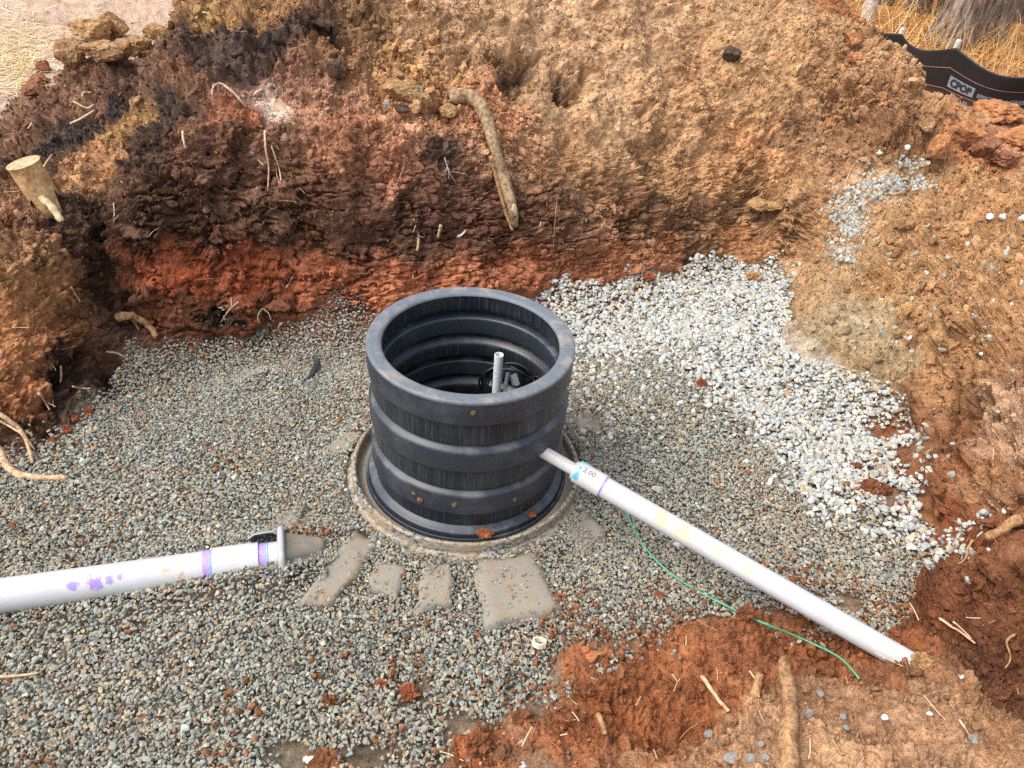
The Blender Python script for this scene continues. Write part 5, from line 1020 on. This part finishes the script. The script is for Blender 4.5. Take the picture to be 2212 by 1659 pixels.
# --- silt fence
FB = [np.array(v) for v in [(2.52, 7.75), (2.98, 6.97), (3.15, 6.33), (3.66, 5.98), (4.25, 5.62)]]; FH = [.32, .31, .37, .30, .32]
fl = [0]; [fl.append(fl[-1] + np.linalg.norm(FB[i + 1] - FB[i])) for i in range(4)]
def fence_pt(s, h, off=0.0):                  # s along the fence, h 0..1 up it
    i = min(max(np.searchsorted(fl, s) - 1, 0), 3); t = np.clip((s - fl[i]) / (fl[i + 1] - fl[i]), 0, 1); p = FB[i] * (1 - t) + FB[i + 1] * t
    dirv = (FB[i + 1] - FB[i]) / np.linalg.norm(FB[i + 1] - FB[i]); nrm = np.array([-dirv[1], dirv[0]]); nrm = nrm if nrm @ (-p) > 0 else -nrm
    sag = math.sin(math.pi * t) ; gz_ = .445 + .01 * math.sin(s * 2.1)
    top = gz_ + (FH[i] * (1 - t) + FH[i + 1] * t) - .055 * sag + .006 * math.sin(9 * s)
    bow = (-.09 * sag * (1 - .5 * h) + .004 * math.sin(14 * s + 3 * h) * sag + .05 * (1 - h) + .035 * math.exp(-((s - 2.25) / .25) ** 2) * math.sin(4 * h))
    p = p + nrm * (-bow + .0 + off) * 1.0
    return np.array([p[0], p[1], gz_ - .05 + (top - gz_ + .05) * h])
def sheet_fence(s0, s1, h0, h1, off, ns, nh, nm, mat, parent):
    V = [fence_pt(s0 + (s1 - s0) * i / ns, h0 + (h1 - h0) * j / nh, off) for i in range(ns + 1) for j in range(nh + 1)]
    Fc = [(i * (nh + 1) + j, (i + 1) * (nh + 1) + j, (i + 1) * (nh + 1) + j + 1, i * (nh + 1) + j + 1) for i in range(ns) for j in range(nh)]
    return part(parent, nm, mesh(nm, V, Fc), mat, fence)
fence = thing('silt_fence', 'black silt fence fabric with printed logo along the woods edge', 'fence', (FB[1][0], FB[1][1], .45))
m, ntt, b = new_mat('black_geotextile', .55, .45); n1 = noise(ntt, 6, 5, .6); n2 = noise(ntt, 300, 2, .5); geo = N(ntt, 'ShaderNodeNewGeometry'); sx = N(ntt, 'ShaderNodeSeparateXYZ'); ntt.links.new(geo.outputs['Position'], sx.inputs[0])
mr = N(ntt, 'ShaderNodeMapRange'); mr.inputs['From Min'].default_value = .53; mr.inputs['From Max'].default_value = .44; mr.inputs['To Max'].default_value = .8; ntt.links.new(sx.outputs['Z'], mr.inputs['Value'])
mm = N(ntt, 'ShaderNodeMath', operation='MULTIPLY'); ntt.links.new(mr.outputs[0], mm.inputs[0]); ntt.links.new(n1.outputs['Fac'], mm.inputs[1])
ntt.links.new(mix(ntt, mm.outputs[0], lin((22, 22, 24)), lin((110, 84, 64))), b.inputs['Base Color']); bump(ntt, b, [(n1.outputs['Fac'], .02, .3), (n2.outputs['Fac'], .001, .4)]); M['fabric'] = m
fab = sheet_fence(0, fl[-1], 0, 1, 0, 220, 24, 'fabric', M['fabric'], fence)
sm_ = fab.modifiers.new('thickness', 'SOLIDIFY'); sm_.thickness = .003; sm_.offset = -1 if True else 1
M['fprint'] = plastic('grey_print', (128, 134, 142), .6, None, 0, 20, .3, False, False); M['forange'] = plastic('orange_thread', (184, 132, 116), .6, None, 0, 20, .3, False, False); M['fdark'] = plastic('dark_print', (40, 42, 46), .6, None, 0, 20, .3, False, False)
for h in (.30, .66): sheet_fence(.02, fl[-1], h, h + .009, .0045, 200, 1, 'stitch_line', M['forange'], fence)
s3 = fl[2]
panel = sheet_fence(s3 + .03, s3 + .235, .36, .56, .0045, 10, 4, 'logo_panel', M['fprint'], fence)
def fence_text(body, size, s, h, mat, parent, nm, off=.006, hs=1 / .36, bold=.0012):
    P, Fc = text_mesh(body, size, bold); V = [fence_pt(s + p[0], h + p[1] * hs, off) for p in P]; return part(parent, nm, mesh(nm, V, Fc, False), mat, fence)
fence_text('CPOP', .066, s3 + .046, .40, M['fdark'], panel, 'logo_letters', .0075, bold=.0035)
fence_text('EFFICIENT + GREEN + ENGINEERED', .040, s3 + .262, .40, M['fprint'], fence, 'lettering')
fence_text('CPOP', .07, s3 + .04, .10, M['fprint'], fence, 'lettering')
fence_text('EFFICIENT + GREEN + ENGINEERED', .040, fl[1] - .66, .42, M['fprint'], fence, 'lettering')
sheet_fence(fl[1] - .92, fl[1] - .69, .38, .56, .0045, 10, 4, 'logo_panel', M['fprint'], fence)
M['stake'] = root_mat('pale_stake', (226, 220, 210), (190, 180, 166), 20)
for i, (pw, hh) in enumerate(zip(FB, FH)):
    c = np.array([pw[0] + .035, pw[1] + .095]); bm = bmesh.new(); bmesh.ops.create_cube(bm, size=1); z0, z1 = .2, .445 + hh + .045
    bmesh.ops.scale(bm, vec=(.036, .036, z1 - z0), verts=bm.verts); bmesh.ops.bevel(bm, geom=list(bm.edges), offset=.006, segments=2, affect='EDGES')
    bmesh.ops.rotate(bm, matrix=Euler((0.02 * i - .03, .03, .5)).to_matrix(), verts=bm.verts); bmesh.ops.translate(bm, vec=(c[0], c[1], (z0 + z1) / 2), verts=bm.verts)
    me = bpy.data.meshes.new('stake'); bm.to_mesh(me); bm.free(); part(fence, 'stake', me, M['stake'])

# --- woods edge: trunks, saplings, dry grass, leaf litter, straw
m, ntt, b = new_mat('grey_bark', .9, .15); tc = N(ntt, 'ShaderNodeTexCoord'); mp = N(ntt, 'ShaderNodeMapping'); mp.inputs['Scale'].default_value = (1, 1, .16); ntt.links.new(tc.outputs['Object'], mp.inputs[0])
n1 = noise(ntt, 26, 6, .7, mp.outputs[0]); n2 = noise(ntt, 5, 4, .6, tc.outputs['Object']); r1 = ramp(ntt, n1.outputs['Fac'], [(.36, lin((70, 58, 52))), (.52, lin((150, 132, 118))), (.7, lin((196, 180, 166)))])
ntt.links.new(mix(ntt, 1, r1.outputs[0], ramp(ntt, n2.outputs['Fac'], [(.3, (.7, .7, .72)), (.7, (1.1, 1.05, 1))]).outputs[0], 'MULTIPLY'), b.inputs['Base Color']); bump(ntt, b, [(n1.outputs['Fac'], .05, .9)]); M['bark'] = m
M['bark_dark'] = root_mat('dark_bark', (92, 78, 70), (48, 40, 36), 30); M['bark_pale'] = root_mat('pale_bark', (206, 196, 184), (150, 138, 124), 24)
def tree(name, px, py, zg, r, hgt, lean, mat, label, seed, limbs=4):
    p0 = at(px, py, z=zg); rs = np.random.default_rng(seed); t = thing(name, label, 'tree', p0, 'trees at the woods edge')
    path = spline([p0 + np.array([lean[0] * k_ + rs.normal(0, .02), lean[1] * k_ + rs.normal(0, .02), k_ * hgt - (.1 if k_ == 0 else 0)]) for k_ in np.linspace(0, 1, 7)], 8); nP = len(path)
    rad = r * np.interp(np.linspace(0, 1, nP), [0, .04, .12, .6, 1], [1.7, 1.3, 1.05, .8, .35]); part(t, 'trunk', tube('trunk', path, rad, 20, .05, seed), mat)
    bm_V, bm_F = [], []
    for k_ in range(limbs):
        i = int(nP * rs.uniform(.45, .95)); a = rs.uniform(0, 6.28); ln = hgt * rs.uniform(.2, .4); d_ = np.array([math.cos(a), math.sin(a), rs.uniform(.5, 1.2)]); d_ /= np.linalg.norm(d_)
        lp_ = spline([path[min(i, nP - 1)], path[min(i, nP - 1)] + d_ * ln * .5 + rs.normal(0, .05, 3), path[min(i, nP - 1)] + d_ * ln + np.array([0, 0, ln * .2])], 6); V, Fc = tube_geo(lp_, np.linspace(rad[min(i, nP - 1)] * .5, .008, len(lp_)), 8, .05, seed + k_)
        bm_F += [tuple(len(bm_V) + q_ for q_ in f) for f in Fc]; bm_V += V
        for w_ in range(7):
            b0 = lp_[int(len(lp_) * rs.uniform(.4, .98)) - 1]; dv = d_ + rs.normal(0, .5, 3); V, Fc = tube_geo(np.array([b0, b0 + dv * ln * .12, b0 + dv * ln * .26 + rs.normal(0, .03, 3)]), [.008, .005, .002], 5); bm_F += [tuple(len(bm_V) + q_ for q_ in f) for f in Fc]; bm_V += V
    part(t, 'crown', mesh('crown', bm_V, bm_F), mat); return t
tree('tree', 2052, 92, .48, .16, 6.5, (.5, .3), M['bark'], 'left of two thick grey trunks close together behind the fence', 1)
tree('tree', 2118, 78, .48, .15, 6.0, (.9, .4), M['bark'], 'right of two thick grey trunks close together behind the fence', 2)
tree('tree', 1862, 40, .5, .055, 4.5, (.1, .1), M['bark_pale'], 'slim pale trunk beside the first fence stake', 3)
tree('tree', 1985, 22, .5, .09, 6.0, (-.2, .3), M['bark_dark'], 'dark trunk far behind the middle of the fence', 4)
tree('tree', 2200, 40, .5, .06, 5.0, (.6, .2), M['bark_dark'], 'thin dark leaning trunk at the right edge of the woods', 5)
tree('tree', 1910, 8, .5, .07, 6.0, (.1, .3), M['bark_dark'], 'dark narrow trunk far behind the pale slim one', 6)
tree('tree', 2030, 30, .5, .03, 3.0, (-.5, .1), M['bark_dark'], 'thin dark sapling leaning left of the thick trunks', 7)
tree('tree', 1940, -20, .5, .10, 6.0, (.2, .3), M['bark'], 'grey trunk deep in the woods at the top edge', 8)
def blades(name, n_, area, hmin, hmax, wid, cols, label, cat, lying=False, seed=0, dens=None):
    rs = np.random.default_rng(seed); V = []; Fc = []; Cc = []
    cols = np.array([lin(c) for c in cols])
    while len(Fc) < n_ * 3:
        x, y, z = area(rs)
        h = rs.uniform(hmin, hmax); a = rs.uniform(0, 6.28); w_ = wid * rs.uniform(.6, 1.3); c = cols[rs.integers(len(cols))] * rs.uniform(.75, 1.15)
        if lying: dv = np.array([math.cos(a), math.sin(a), rs.uniform(-.02, .12)]); bend = rs.normal(0, .15)
        else: dv = np.array([math.cos(a) * .35, math.sin(a) * .35, 1]); dv /= np.linalg.norm(dv); bend = rs.uniform(.1, .6)
        sdv = np.cross(dv, [0, 0, 1.]) if lying else np.array([-math.sin(a), math.cos(a), 0]); sdv /= np.linalg.norm(sdv) + 1e-9; b0 = len(V)
        if rs.uniform() < .5 and not lying: sdv = np.array([math.cos(a), math.sin(a), 0.])
        for j in range(4):
            t = j / 3; p = np.array([x, y, z]) + dv * h * t + (np.array([math.cos(a), math.sin(a), -.35]) * bend * h * t * t if not lying else np.array([-math.sin(a), math.cos(a), 0]) * bend * h * t * t)
            ww = w_ * (1 - .75 * t) if not lying else w_; V += [p - sdv * ww / 2, p + sdv * ww / 2]; Cc += [c, c]
        for j in range(3): Fc.append((b0 + 2 * j, b0 + 2 * j + 1, b0 + 2 * j + 3, b0 + 2 * j + 2))
    me = mesh(name, V, Fc); set_col(me, 'soil_colour', np.array(Cc)); o = link(name, me, M['blade']); return tag(o, label, cat, kind='stuff')
m, ntt, b = new_mat('dry_blade', .7, .2); a_ = N(ntt, 'ShaderNodeAttribute', attribute_name='soil_colour'); ntt.links.new(a_.outputs['Color'], b.inputs['Base Color']); M['blade'] = m
def behind_fence(rs):
    while True:
        x, y = rs.uniform(2.2, 9), rs.uniform(5.3, 13)
        i = min(range(4), key=lambda k_: np.linalg.norm((FB[k_] + FB[k_ + 1]) / 2 - [x, y])); dd = FB[i + 1] - FB[i]; side = dd[0] * (y - FB[i][1]) - dd[1] * (x - FB[i][0])
        dist = side / np.linalg.norm(dd)
        if dist > .05 and rs.uniform() < math.exp(-max(dist - 1.6, 0) / 1.6): return x, y, drop(x, y)[2] - .01
blades('dry_grass', 5200, behind_fence, .12, .42, .007, [(222, 190, 128), (206, 168, 104), (190, 146, 86), (232, 206, 150), (170, 124, 74)], 'tall dry straw-coloured grass between the fence and the trees', 'grass', seed=3)
def litter_area(rs):
    x, y, z = behind_fence(rs); return x, y, z + .015
blades('leaf_litter', 5000, litter_area, .03, .09, .035, [(176, 106, 54), (196, 128, 70), (146, 88, 48), (206, 150, 92)], 'brown fallen leaves under the trees behind the fence', 'leaves', True, seed=4)
def straw_area(rs):
    while True:
        px, py = rs.normal(30, 60), rs.normal(110, 50)
        if rs.uniform() < .25: px, py = rs.uniform(0, 360), rs.uniform(0, 230)
        p = at(px, py, z=.5)
        if p[1] > 3.95 and p[0] < -1.9: q_ = drop(p[0], p[1]); 
        else: continue
        if q_[2] < .56: return q_[0], q_[1], q_[2] + .006
blades('scattered_straw', 900, straw_area, .05, .18, .0045, [(226, 202, 140), (216, 188, 122), (236, 216, 164), (202, 170, 108)], 'loose yellow straw scattered on the bare ground', 'straw', True, seed=5)
def hair_area(rs):
    while True:
        px, py = rs.uniform(0, 2212), rs.uniform(20, 1659)
        p, nr_ = hit(px, py)
        if poly_dist(np.array([p[0]]), np.array([p[1]]), POLY)[0] > .02 and p[1] < 5.2: return tuple(p + nr_ * .012)
blades('root_hairs', 200, hair_area, .02, .09, .0028, [(206, 178, 140), (186, 150, 112), (160, 122, 88), (220, 200, 170)], 'fine pale root hairs and straw bits caught in the soil', 'roots', True, seed=6)
